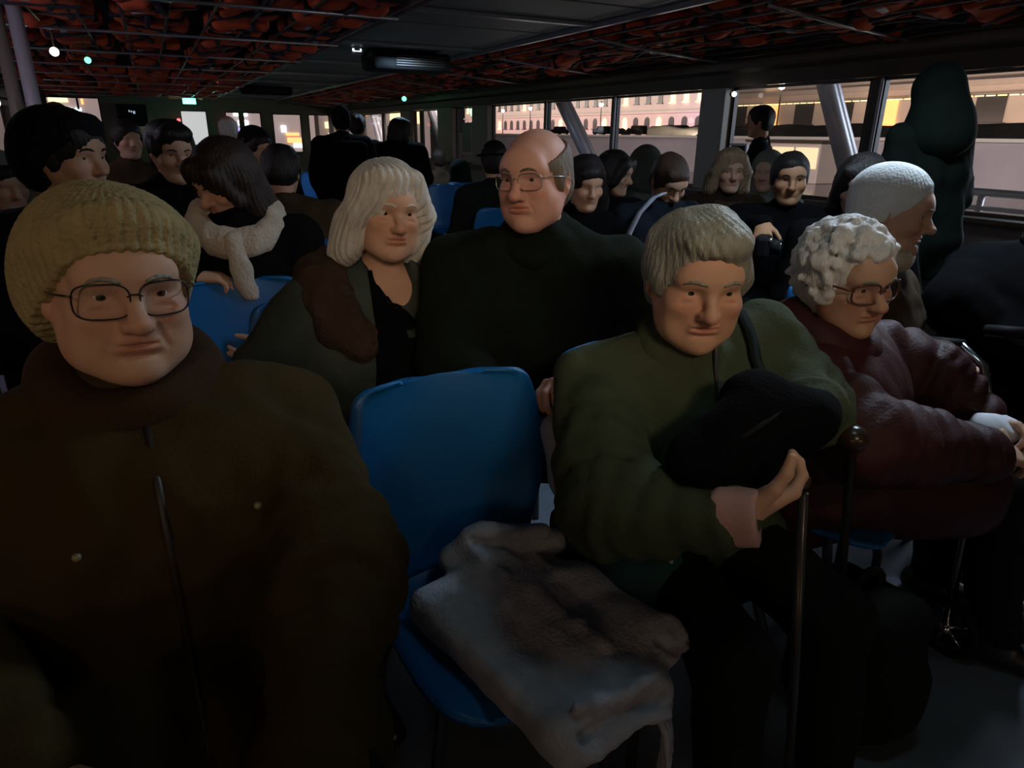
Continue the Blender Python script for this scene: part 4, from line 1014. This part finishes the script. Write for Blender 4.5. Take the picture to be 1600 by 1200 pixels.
# ------------------------------------------------------------------ the couple behind
a7 = add('P7', 'silver-haired person in an open grey-green coat with a brown fur collar', (.38, 1.78), (.509, 1.715, 1.160), -80, (-86, 2, 5), lod=2, jowl=.3, coat='greygreen', hair='bob', haircol='hair_silver', old=.9, female=True, bulk=1.04, ct=.042, sw=.19, collar=('fur_brown', .150, .060, .006), vneck=True, neckdrop=.175, s=.98, knees={1: ((.28, 1.36, .5), (.28, 1.34, .1)), -1: ((.50, 1.36, .5), (.50, 1.34, .1))},
         arms={1: ((.12, 1.66, .74), (.20, 1.44, .66), (.6, -.7, -.1), (0, 0, -1)), -1: ((.60, 1.62, .74), (.46, 1.42, .66), (-.6, -.7, -.1), (0, 0, -1))})
a8 = add('P8', 'balding person with thin glasses in a black coat, head turned aside', (.90, 1.70), (.832, 1.518, 1.245), -118, (-146, 2, -3), lod=2, jowl=.6, coat='forest_dark', skin=('skin_ruddy', (.58, .31, .235)), hair='balding', haircol='hair_fringe', old=.8, glasses=dict(w=.027, h=.019, r=.0011, mat='glasses_metal'), bulk=1.14, ct=.045, sw=.21, hands=(1, -1), s=1.02, collar=('forest_dark', .072, .022, .018),
         arms={1: ((.60, 1.50, .80), (.66, 1.30, .72), (.4, -.8, .1), (0, 0, -1)), -1: ((1.07, 1.36, .80), (.80, 1.22, .82), (-.85, -.3, .25), (.3, -.2, -.9), (40, 50, 35))}, knees={1: ((.70, 1.40, .5), (.68, 1.38, .1)), -1: ((.92, 1.32, .5), (.90, 1.30, .1))})
# ------------------------------------------------------------------ left block
add('P9', 'dark-hatted person in profile directly behind the beige knit hat', (-.24, 2.68), (-.226, 2.585, 1.262), -70, (-40, 2, 0), coat='black', hair='short', haircol='hair_black', hat='knit', hatmat='wool_black', s=1.08, ct=.04)
add('P10', 'dark-haired young person in black facing forward, behind the fur collar', (.08, 3.48), (.081, 3.391, 1.264), -85, (-72, 14, 0), coat='black', hair='wave', haircol='hair_black', ct=.035)
add('P11', 'long dark-haired person bending forward in an ivory fur collar', (.26, 2.70), (.205, 2.529, 1.199), -100, (-146, 30, 8), coat='black', hair='long', haircol='hair_darkbrown', female=True, collar=('fur_ivory', .105, .046, .0), ct=.04, bulk=1.05, 
    arms={1: ((.02, 2.56, .86), (.06, 2.44, .90), (.8, -.1, -.05), (.0, .1, -1), (30, 45, 35))})
add('P12', 'dark-haired person in a brown coat seen from behind near the silver hair', (.62, 3.50), (.555, 3.586, 1.162), 75, (70, 18, 0), coat='brown', hair='short', haircol='hair_black', eyes=False, bulk=1.1, ct=.04, sw=.21)
add('P13', 'person in a dark cap between the long dark hair and the brown coat', (.61, 4.75), (.602, 4.79, 1.237), -100, (-60, 6, 0), lod=0, coat='black', hat='beanie', hatmat='wool_black', hair='short')
add('P14', 'pale bald-headed person far back below the red light', (.65, 6.95), (.645, 6.85, 1.358), -90, (80, 0, 0), lod=0, coat='charcoal', hair='balding', haircol='hair_silver', eyes=False)
add('P15', 'small face with dark hair seen between the dark hat and the young person', (-.12, 5.5), (-.122, 5.415, 1.281), -90, (-70, 0, 0), lod=0, coat='brown', hair='short', haircol='hair_black')
add('P15b', 'far seated person whose head shows above the dark hat', (-.58, 6.4), (-.586, 6.299, 1.40), -90, (-120, 0, 0), lod=0, coat='brown', hair='short', haircol='hair_brown')
add('P0', 'person in a pale hood at the left edge behind the dark hat', (-.6, 3.9), (-.595, 3.793, 1.112), -80, (-60, 10, 0), lod=0, coat='charcoal', hat='hood', hatmat='hood_grey', hair='short')
# ------------------------------------------------------------------ standing passengers at the far aisle
add('P16', 'person standing in jeans and a black padded coat with a backpack', (1.62, 6.62, -.04), (1.597, 6.639, 1.442), 85, (80, 0, 0), kind='stand', lod=0, coat='black', legs='jeans', hair='short', haircol='hair_black', hat='beanie', hatmat='wool_black', s=.92, bulk=1.25, ct=.05, eyes=False, sw=.21)
add('P16b', 'person standing just right of the backpack wearer, mostly hidden', (1.85, 7.0, -.04), (1.835, 6.987, 1.403), 80, (60, 0, 0), kind='stand', lod=0, coat='black', hair='short', haircol='hair_darkbrown', s=.9, ct=.045, eyes=False)
add('P17', 'person standing with dark hair and long black coat near the lit windows', (2.18, 6.66, -.05), (2.163, 6.673, 1.375), 80, (20, 5, 0), kind='stand', lod=0, coat='black', hair='wild', haircol='hair_black', s=.9, bulk=1.2, ct=.055, eyes=False, sw=.2)
# ------------------------------------------------------------------ seated in the middle and along the windows
add('P18', 'small far seated person against the lowest lit window', (3.1, 8.2), (3.10, 8.10, 1.05), -90, (80, 0, 0), lod=0, coat='brown', hair='short', haircol='hair_darkbrown', eyes=False)
add('P18b', 'dark hooded person seated beyond the bright blue seat', (2.81, 6.86), (2.815, 6.776, .97), 90, (80, 0, 0), lod=0, coat='black_green', hat='hood', hatmat='black_green', eyes=False)
add('P20', 'person in a dark brimmed hat seated just left of the balding head', (2.08, 4.45), (2.073, 4.377, 1.17), 70, (70, 5, 0), lod=0, coat='black_green', hat='brim', hatmat='wool_black', hair='short', haircol='hair_black', eyes=False)
add('P21', 'dark-haired person whose face shows at the right cheek of the balding person', (1.86, 2.95), (1.82, 2.83, 1.135), -130, (-100, 15, 0), lod=0, coat='black', hair='short', haircol='hair_black')
add('P22', 'long black-haired person seated left of the bowed short-haired one', (2.39, 3.47), (2.364, 3.374, 1.143), -100, (-60, 10, 0), lod=0, coat='black', hair='long', haircol='hair_black', female=True)
add('P23', 'person in a raised grey-green hood against the window', (3.01, 4.0), (2.995, 3.892, 1.149), -60, (10, 5, 0), lod=0, coat='hood_green', hat='hood', hatmat='hood_green', eyes=False)
add('P24', 'short brown-haired person in black bowed forward, pale bag at the back', (2.06, 2.82), (2.231, 2.725, 1.145), -88, (-98, 34, 0), coat='navy', hair='crop', haircol='hair_brown', ct=.035, neckdrop=.14, arms={1: ((2.02, 2.52, .82), (2.16, 2.36, .90), (.5, -.2, .4), (0, .5, -.8))})
add('P25', 'blond person in dark brown beside the wide window pillar', (3.05, 3.24), (2.994, 3.12, 1.161), -120, (-118, 4, 0), coat='dark_brown', hair='bob', haircol='hair_blond', female=True, collar=('fur_brown', .085, .03, .0), ct=.04)
add('P26', 'black-haired person in black facing forward with a camera in hand', (2.79, 2.53), (2.713, 2.427, 1.164), -135, (-128, 6, 0), coat='black', hair='crop', haircol='hair_black', skin=('skin_tan', (.42, .22, .12)), ct=.04, sw=.21, bulk=1.1, hands=(1, -1), wide=1.05,
    arms={1: ((2.44, 2.45, .86), (2.335, 2.20, .995), (-.45, -.5, -.35), (.1, -.3, -.9), (30, 40, 30)), -1: ((2.76, 2.12, .84), (2.60, 2.04, .97), (-.75, .2, .05), (.1, .2, -.9), (25, 30, 20))})
add('P27', 'grey-hooded person behind the black-haired camera holder', (3.68, 3.54), (3.63, 3.44, 1.13), -120, (-150, 5, 0), lod=0, coat='hood_grey', hat='hood', hatmat='hood_grey', eyes=False)
add('P28', 'dark-haired person directly behind the white knit hat', (2.64, 2.04), (2.597, 1.95, 1.168), -120, (-150, 12, 0), lod=0, coat='black', hair='wild', haircol='hair_black')
add('P29', 'dark figure standing by the window right of the wide pillar', (4.06, 3.95, -.02), (4.042, 3.965, 1.459), 128, (128, 5, 0), kind='stand', lod=0, coat='navy', hair='crop', haircol='hair_black', s=.90, bulk=.72, sw=.09, ct=.02, eyes=False)
add('P5', 'tall dark silhouette standing before the right window', (3.37, 2.16, -.03), (3.34, 2.20, 1.535), 80, (62, 14, 0), kind='stand', lod=1, coat='black_green', hat='cloak', hatmat='black_green', s=1.0, bulk=1.0, sw=.15, sdrop=.04, eyes=False, legs='trousers_black', hair='none')
add('P6', 'person in black at the right edge, shoulder in front of the window rail', (2.58, 1.20), (2.55, 1.14, 1.145), -150, (-160, 5, 0), lod=1, coat='black', hair='wild', haircol='hair_black', bulk=1.2, ct=.06, sw=.20, arms={1: ((2.32, 1.30, .84), (2.36, 1.05, .70), (.3, -.8, 0), (0, 0, -1)), -1: ((2.46, .92, .84), (2.40, .80, .70), (.2, -.6, 0), (0, 0, -1))})

# ------------------------------------------------------------------ seats: one under each seated person, and the empty ones in view
SE = seat(.465, 1.0, 0, 'empty blue moulded seat in the front with a grey coat bundled on it')
for k, (x, y, rz, l) in {
    'P1': (-.06, 1.10, 0, 'blue seat under the person in the beige knit hat'), 'P2': (.955, 1.06, 0, 'blue seat under the sage green jacket'), 'P3': (1.44, 1.08, 18, 'blue seat under the maroon padded coat'),
    'P4': (2.06, 1.40, 0, 'blue seat under the person in the white knit hat'), 'P7': (.38, 1.80, 0, 'blue seat under the silver-haired person'), 'P8': (.90, 1.74, 0, 'blue seat under the balding person'),
    'P9': (-.24, 2.66, 0, 'blue seat under the dark-hatted person in profile'), 'P11': (.28, 2.72, 0, 'blue seat under the person in the ivory fur collar'), 'P10': (.08, 3.5, 0, 'blue seat under the dark-haired young person'), 'P12': (.62, 3.46, 180, 'blue seat under the brown coat'),
    'P13': (.60, 4.87, 0, 'blue seat under the dark cap'), 'P14': (.65, 6.97, 0, 'blue seat under the pale bald-headed person'), 'P15': (-.12, 5.5, 0, 'blue seat under the small face far back'), 'P15b': (-.58, 6.4, 0, 'blue seat under the far person above the dark hat'), 'P0': (-.62, 3.9, 0, 'blue seat under the pale hood'),
    'P18': (3.1, 8.2, 0, 'blue seat under the small far person by the lowest lit window'), 'P18b': (2.81, 6.84, 180, 'blue seat under the dark hooded person'), 'P20': (2.08, 4.45, 180, 'blue seat under the brimmed hat'), 'P21': (1.92, 2.98, 0, 'blue seat at the right cheek of the balding person'),
    'P22': (2.16, 3.5, 0, 'blue seat under the long black-haired person'), 'P23': (2.64, 3.9, 0, 'blue seat under the raised grey-green hood'), 'P24': (2.40, 2.86, 0, 'blue seat under the bowed short-haired person'), 'P25': (3.12, 3.34, 0, 'blue seat under the blond person'),
    'P26': (2.87, 2.60, -30, 'blue seat under the camera holder'), 'P27': (3.72, 3.62, 0, 'blue seat under the grey hood'), 'P28': (2.69, 1.98, -30, 'blue seat behind the white knit hat'), 'P6': (2.66, 1.25, -60, 'blue seat under the person at the right edge')}.items():
    if k == 'P22': x, y = 2.40, 3.56
    if k == 'P23': x, y = 3.04, 4.06
    if k == 'P24': x = 2.07
    seat(x, y, rz, l)
seat(2.52, 6.2, 0, 'empty bright blue seat seen between the silver hair and the balding head')
seat(1.78, 8.6, 0, 'empty blue seat far back beside the jeans of the standing person')
seat(.20, 2.18, 0, 'empty blue seat between the grey-green coat and the ivory fur collar')
seat(2.73, 4.05, 0, 'empty dark blue seat right of the balding head')
seat(2.52, 3.02, 0, 'empty blue seat right of the bowed short-haired person')
# ------------------------------------------------------------------ details on the clothes
def bead(p, r, m, name, parent, ctx):
    bm = bmesh.new(); bmesh.ops.create_uvsphere(bm, u_segments=10, v_segments=8, radius=r); me = bpy.data.meshes.new(name); bm.to_mesh(me); bm.free()
    o = link(name, me, parent, MATS[m], True); o.location = tuple(p); return o
def seam(ctx, xs, qs, r, m, name, off=.001):
    pts = [ctx['on_coat'](x, q, off) for x, q in zip(xs, qs)]
    return MB().tube(pts, r, 8).build(name, MATS[m], ctx['coat'], True)
mat('zip_dark', (.02, .014, .008), rough=.5); mat('stud', (.30, .26, .16), rough=.35, metal=.4); mat('silver', (.7, .7, .68), rough=.25, metal=.9)
seam(a1, [.0, .0, .0, .0, .0, .0, .0], [.17, .10, .04, -.04, -.12, -.2, -.28], .006, 'zip_dark', 'zipper')
for x, q in ((-.115, .05), (.10, .045)): bead(a1['on_coat'](x, q, .001), .006, 'stud', 'snap_button', a1['coat'], a1)
seam(a2, [.0]*6, [.20, .14, .08, .02, -.05, -.12], .004, 'zip_dark', 'zipper')
o = bead(a2['on_coat'](.0, .10, .003), .006, 'silver', 'zip_pull', a2['coat'], a2); o.scale = (.7, .7, 1.6)
# shirt cuff showing at the cane holder's wrist
J = a2['J'][1]; d = unit(J[1]-J[0]); F = Field(J[1]-.12, J[1]+.12, (), .006, .006); F.m = .02
F.cap(J[1]-d*.030, J[1]+d*.030, .047, .044, .005); F.cut(J[1]+d*.030, d); F.cut(J[1]-d*.034, -d); F.disp(lambda p: -.002*wob(p, 90)); F.build('shirt_cuff', MATS['shirt_pink'], a2['coat'])
# dark jumper in the open front of the silver-haired person's coat
def front_panel(ctx, name, m, x0, x1, q0, q1, lift):
    nx, nq = 9, 16; v = []
    for j in range(nq):
        q = q0+(q1-q0)*j/(nq-1); wdt = (.35+.65*min(1, j/6))
        for i in range(nx):
            x = (x0+x1)/2+((x1-x0)*(i/(nx-1)-.5))*wdt; v.append(ctx['on_coat'](x, q, lift if 0 < i < nx-1 else .0))
    f = [(j*nx+i, j*nx+i+1, (j+1)*nx+i+1, (j+1)*nx+i) for j in range(nq-1) for i in range(nx-1)]
    o = link(name, npmesh(name, v, f), ctx['coat'], MATS[m], True); s_ = o.modifiers.new('thick', 'SOLIDIFY'); s_.thickness = .008; s_.offset = 0; return o
front_panel(a7, 'jumper', 'black', -.080, .070, .20, -.22, .010)
# trailing end of the ivory fur scarf
cx = P_['P11']; n_ = cx['N']-cx['B']; F = Field(n_-.5, n_+.3, (), .012, .012); F.m = .04
p0 = n_+cx['f']*.115+cx['r']*.01+[0, 0, -.03]
for sx_ in (-.016, 0, .016): F.cap(p0+cx['r']*sx_, p0+cx['r']*sx_+cx['f']*.03+[.02, 0, -.11], .017, .016, .02); F.cap(p0+cx['r']*sx_+cx['f']*.03+[.02, 0, -.11], p0+cx['r']*sx_+cx['f']*.03+[.035, 0, -.20], .016, .015, .02)
F.disp(lambda p: -.008*wob(p, 60, 1)); F.build('scarf_end', MATS['fur_ivory'], cx['coat'])

# ------------------------------------------------------------------ black shoulder bag held in the lap of the cane holder
t = empty('handbag', (.80, .70, .80)); tag(t, 'soft black shoulder bag held on the lap of the grey-haired cane holder', 'bag'); O = np.array([.80, .70, .80])
F = Field(np.array([.55, .48, .72])-O, np.array([1.08, .88, 1.06])-O, (), .009, .009); F.m = .03
for c, r in (((.800, .725, .895), (.095, .055, .072)), ((.715, .722, .872), (.080, .048, .042)), ((.885, .705, .915), (.075, .045, .050)), ((.835, .755, .950), (.045, .038, .040)), ((.775, .712, .850), (.075, .048, .035)), ((.925, .695, .918), (.04, .03, .035))):
    F.ell(np.array(c)-O, r, None, .05)
F.disp(lambda p: -(.007*wob(p, 24, 1)+.004*wob(p, 55, 2))); F.build('bag_body', MATS['black'], t)
MB().tube([np.array(p)-O for p in ((.72, .690, .905), (.76, .678, .93), (.82, .682, .948), (.87, .685, .952))], .005, 6).build('zipper', MATS['black_plastic'], t, True)
sp = [(.855, .925, 1.035), (.872, .885, 1.055), (.872, .845, 1.045), (.862, .800, 1.01), (.850, .765, .975), (.838, .735, .945)]
m = MB()
def ribbon(pts, w, th, ax):
    m = MB(); V = []; ax = unit(ax)
    for i, p in enumerate(pts):
        p = np.asarray(p); tg = unit(np.asarray(pts[min(i+1, len(pts)-1)])-np.asarray(pts[max(i-1, 0)])); nn = unit(np.cross(tg, ax)); a_ = unit(np.cross(nn, tg))
        V += [p+a_*w/2+nn*th/2, p-a_*w/2+nn*th/2, p-a_*w/2-nn*th/2, p+a_*w/2-nn*th/2]
    k = len(pts); f = [(0, 1, 2, 3), (4*k-1, 4*k-2, 4*k-3, 4*k-4)]
    for i in range(k-1):
        for j in range(4): f.append((i*4+j, i*4+(j+1) % 4, (i+1)*4+(j+1) % 4, (i+1)*4+j))
    return m.add(V, f)
# strap laid over the coat
pts = [a2['on_coat'](x_, q_, .006)+a2['B']-O for x_, q_ in ((-.105, .235), (-.105, .215), (-.104, .19), (-.102, .16), (-.098, .13), (-.092, .10), (-.085, .07))]
pts += [np.array((.838, .735, .945))-O]

ribbon(pts, .030, .005, (1, .3, 0)).build('strap', MATS['black_green'], t, True)

# ------------------------------------------------------------------ cane
t = empty('walking_cane', (.93, .60, 0)); tag(t, 'slim dark walking cane upright in the hand of the sage green jacket wearer', 'cane')
mat('cane_metal', (.05, .045, .04), rough=.3, metal=.3)
MB().tube([(0, 0, .02), (-.035, .02, .40), (-.075, .045, .815)], .0085, 12).build('shaft', MATS['cane_metal'], t, True)
MB().tube([(0, 0, .0), (0, 0, .035)], [.015, .0115], 12).build('rubber_tip', MATS['black_plastic'], t, True)
MB().tube([(-.155, .075, .83), (-.12, .07, .842), (-.085, .055, .838), (-.07, .045, .832)], [.010, .013, .0135, .012], 12).build('handle', MATS['dark_wood'] if 'dark_wood' in MATS else mat('dark_wood', (.05, .03, .02), rough=.3), t, True)
t = empty('walking_cane', (1.155, .70, 0)); tag(t, 'second cane with a rounded brown knob between the black bag and the maroon coat', 'cane')
MB().tube([(0, 0, .02), (-.02, .02, .4), (-.045, .05, .80)], .009, 10).build('shaft', MATS['black_plastic'], t, True)
MB().tube([(0, 0, 0), (0, 0, .035)], [.015, .0115], 12).build('rubber_tip', MATS['black_plastic'], t, True)
F = Field(np.array([-.12, -.03, .74]), np.array([.03, .13, .88]), (), .006, .006); F.m = .02
F.ell((-.047, .052, .818), (.030, .030, .026), None, .01); F.cap((-.046, .05, .79), (-.046, .051, .81), .012, .02, .01); F.build('knob', mat('knob_wood', (.035, .02, .012), rough=.25, spec=.5), t)

# ------------------------------------------------------------------ grey coat bundled on the empty seat
t = empty('folded_coat', (.47, .86, .45)); tag(t, 'grey wool coat folded in a bundle on the empty front blue seat', 'coat'); O = np.array([.47, .86, .45])
P = lambda *p: np.array(p)-O
F = Field(P(.24, .48, .38), P(.82, 1.22, .74), (), .006, .006); F.m = .025
ax = unit((.16, -.62, -.02)); sx = unit((.96, .22, .05)); up = np.cross(sx, ax); up = up if up[2] > 0 else -up
R = np.array([sx, ax, unit(up)])
F.rbox(P(.475, .86, .492), (.090, .20, .012), R, .026, .03)
rr = np.random.default_rng(3)
def pleat(p, q, r0, neg=False, k=.014, n=7, amp=.012):
    p, q = P(*p), P(*q); sd_ = unit(np.cross(q-p, (0, 0, 1))); ph = rr.uniform(0, 6)
    pp = [p+(q-p)*t_+sd_*amp*math.sin(ph+t_*5)+np.array([0, 0, .006*math.sin(ph*2+t_*7)]) for t_ in np.linspace(0, 1, n)]
    for i in range(n-1): F.cap(pp[i], pp[i+1], r0, r0*.92, k, neg)
F.rbox(P(.545, .88, .515), (.045, .17, .012), R, .030, .03)
for i in range(6):      # gathered folds along the right side of the bundle
    o_ = i*.026
    pleat((.47+o_, 1.09-o_*.5, .555+.012*(i % 2)-.004*i), (.545+o_*.9, .74-o_*.2, .535+.010*((i+1) % 2)-.005*i), .017-.001*i)
    pleat((.483+o_, 1.07-o_*.5, .575), (.556+o_*.9, .76-o_*.2, .552-.005*i), .0045, True, .008)
pleat((.44, 1.12, .53), (.63, 1.05, .555), .034, k=.03); pleat((.47, 1.10, .575), (.60, 1.03, .590), .020, k=.02); pleat((.46, 1.075, .575), (.60, 1.005, .585), .006, True, .01)
# rolled front end with its open fold
F.cap(P(.435, .668, .494), P(.600, .672, .500), .040, .040, .025)
pleat((.445, .632, .514), (.600, .640, .520), .010, True, .008, amp=.004); pleat((.44, .622, .488), (.60, .628, .496), .012, k=.008, amp=.004); pleat((.45, .650, .540), (.59, .655, .545), .011, k=.01, amp=.005)
# second loop at the right front corner
pleat((.605, .93, .53), (.672, .72, .525), .036, k=.03); pleat((.655, .745, .560), (.700, .705, .535), .016, k=.012); pleat((.640, .715, .550), (.690, .688, .530), .007, True, .008)
F.disp(lambda p: -(.0035*wob(p, 38, 1)+.0018*wob(p, 95, 2)))
F.build('cloth_bundle', MATS['wool_scarf'], t)
rr = random.Random(5)
for k in range(9):
    x = .585+.006*k+rr.uniform(-.004, .004); y = .640+.006*k
    MB().tube([P(x, y, .50), P(x+.012, y-.02, .455), P(x+.01+rr.uniform(-.01, .01), y-.03, .40), P(x+rr.uniform(-.01, .012), y-.032, .33)], [.006, .006, .005, .004], 6).build('fringe_strand', MATS['wool_scarf'], t, True)

# pale scarf and teal bag between the empty seat and the cane holder
t = empty('scarf', (.70, 1.10, .62)); tag(t, 'pale lavender scarf tucked beside the back of the empty front seat', 'scarf'); O = np.array([.70, 1.10, .62])
F = Field(P(.58, .92, .42), P(.86, 1.30, .82), (), .01, .01); F.m = .03
F.cap(P(.695, 1.16, .75), P(.715, 1.10, .66), .035, .045, .03); F.cap(P(.715, 1.10, .66), P(.735, 1.05, .56), .045, .040, .03)
F.disp(lambda p: -(.009*wob(p, 42, 1))); F.build('cloth', MATS['lavender'], t)
t = empty('shopping_bag', (.72, 1.0, .45)); tag(t, 'dark teal soft bag squeezed between the empty seat and the cane holder', 'bag'); O = np.array([.72, 1.0, .45])
F = Field(P(.55, .72, .36), P(.92, 1.24, .72), (), .012, .012); F.m = .04
F.rbox(P(.735, .98, .50), (.045, .12, .06), np.eye(3), .035, .03); F.ell(P(.72, 1.02, .57), (.06, .09, .05), None, .04); F.disp(lambda p: -.010*wob(p, 28, 1)); F.build('bag_body', MATS['teal_bag'], t)
MB().tube([P(.74, .90, .56), P(.76, .87, .62), P(.77, .84, .60), P(.765, .82, .52)], .006, 8).build('handle', MATS['lavender'], t, True)

# ------------------------------------------------------------------ bag and camera things
t = empty('backpack', (1.52, .86, 0)); tag(t, 'dark green backpack standing on the floor before the maroon coat', 'backpack'); O = np.array([1.52, .86, 0.])
O = np.array([1.34, .80, 0.])
t.location = tuple(O)
F = Field(P(1.14, .60, -.05), P(1.56, 1.02, .46), (), .014, .014); F.m = .045
F.rbox(P(1.34, .80, .19), (.055, .08, .13), np.eye(3), .05, .03); F.rbox(P(1.335, .70, .14), (.04, .025, .065), np.eye(3), .035, .02); F.disp(lambda p: -.010*wob(p, 22, 1)); F.cut(P(0, 0, .003), (0, 0, -1))
F.build('pack_body', MATS['trousers_green'], t)
MB().loop([P(1.34+.05*math.cos(a), .80, .375+.04*math.sin(a)) for a in np.linspace(0, 2*math.pi, 16, endpoint=False)], .010, 8).build('grab_loop', MATS['charcoal'], t, True)
bead(P(1.35, .655, .20), .011, 'silver', 'zip_pull', t, None)
t = empty('camera', (2.25, 2.10, .965)); tag(t, 'dark compact camera held by the black-haired person by the window', 'camera'); O = np.array([2.25, 2.10, .965])
R = Matrix.Rotation(math.radians(38), 3, 'Z')
MB().box((0, 0, -.045), (.13, .06, .09), R, .015).build('housing', MATS['black_plastic'], t)
f3 = R @ Vector((0, -1, 0)); MB().tube([Vector((0, 0, -.045))+f3*.02, Vector((0, 0, -.045))+f3*.07], .032, 16).build('lens_barrel', MATS['black_plastic'], t, True)
MB().tube([Vector((0, 0, -.045))+f3*.069, Vector((0, 0, -.045))+f3*.073], .026, 16).build('front_glass', MATS['chrome'], t, True)
bead((R @ Vector((-.055, -.032, -.012))), .008, 'silver', 'button', t, None)
# white tissue in the hands of the maroon coat wearer
t = empty('handkerchief', (1.75, .80, .682)); tag(t, 'white crumpled handkerchief in the hands of the white-haired person', 'handkerchief'); O = np.array([1.70, .80, .74])
F = Field(P(1.58, .70, .64), P(1.84, .94, .86), (), .007, .007); F.m = .02
F.ell(P(1.69, .805, .752), (.055, .045, .03), None, .02); F.ell(P(1.655, .82, .765), (.04, .035, .025), None, .02); F.disp(lambda p: -.010*wob(p, 70, 1)); F.build('cloth', mat('tissue', (.72, .72, .76), rough=.9), t)
# pale shoulder bag on the back of the bowed person
t = empty('shoulder_bag', (1.95, 2.70, .80)); tag(t, 'pale shoulder bag with a wide strap on the back of the bowed person', 'bag'); O = np.array([1.95, 2.70, .80])
ribbon([P(2.13, 2.63, 1.10), P(2.05, 2.60, 1.085), P(1.975, 2.60, 1.02), P(1.925, 2.60, .93), P(1.905, 2.60, .84)], .035, .006, (0, 1, 0)).build('strap', MATS['lavender'], t, True)
F = Field(P(1.72, 2.45, .60), P(2.06, 2.85, .95), (), .014, .014); F.m = .04; F.rbox(P(1.885, 2.62, .77), (.05, .06, .07), np.eye(3), .03, .03); F.disp(lambda p: -.008*wob(p, 30, 1)); F.build('bag_body', MATS['lavender'], t)
# backpack on the standing person
p16 = P_['P16']; t = empty('backpack', tuple(np.array([1.585, 6.42, 1.06]))); tag(t, 'black backpack on the back of the standing person in jeans', 'backpack')
F = Field(np.array([-.26, -.22, -.36]), np.array([.26, .22, .3]), (), .022, .022); F.m = .06; F.rbox((0, 0, 0), (.11, .05, .16), np.eye(3), .06, .04); F.rbox((-.02, -.10, -.06), (.08, .02, .07), np.eye(3), .04, .03); F.build('pack_body', MATS['black'], t)
MB().loop([(0, .0, .23+.02*math.sin(a)) if False else (.04*math.cos(a), 0, .23+.03*math.sin(a)) for a in np.linspace(0, 2*math.pi, 12, endpoint=False)], .009, 6).build('grab_loop', MATS['charcoal'], t, True)
# folded walking frame at the right
t = empty('rolling_walker', (1.80, .86, 0)); tag(t, 'chrome folding walker with curved handle bar beside the maroon coat', 'walker')
def wl(x): return [(x, .16, .84), (x+.0, .10, .855), (x, .04, .82), (x, .01, .74), (x, -.01, .55), (x, -.04, .06)]
for x in (-.02, .26): MB().tube(wl(x), .011, 10).build('side_tube', MATS['chrome'], t, True); MB().tube([(x, .20, .84), (x, .10, .857)], .017, 10).build('grip', MATS['black_plastic'], t, True)
for z in (.25, .55): MB().tube([(-.02, -.01-(.55-z)*.06, z), (.26, -.01-(.55-z)*.06, z)], .009, 8).build('cross_tube', MATS['chrome'], t, True)
for x in (-.02, .26):
    w = MB(); w.loop([(x, -.04+.075*math.cos(a), .08+.075*math.sin(a)) for a in np.linspace(0, 2*math.pi, 22, endpoint=False)], .012, 8); wh = w.build('wheel', MATS['black_plastic'], t, True)
    s_ = MB()
    for k in range(5): a = k*2*math.pi/5; s_.tube([(x, -.04, .08), (x, -.04+.068*math.cos(a), .08+.068*math.sin(a))], .005, 6)
    s_.tube([(x-.018, -.04, .08), (x+.018, -.04, .08)], .014, 10); s_.build('spokes', MATS['chrome'], wh, True)
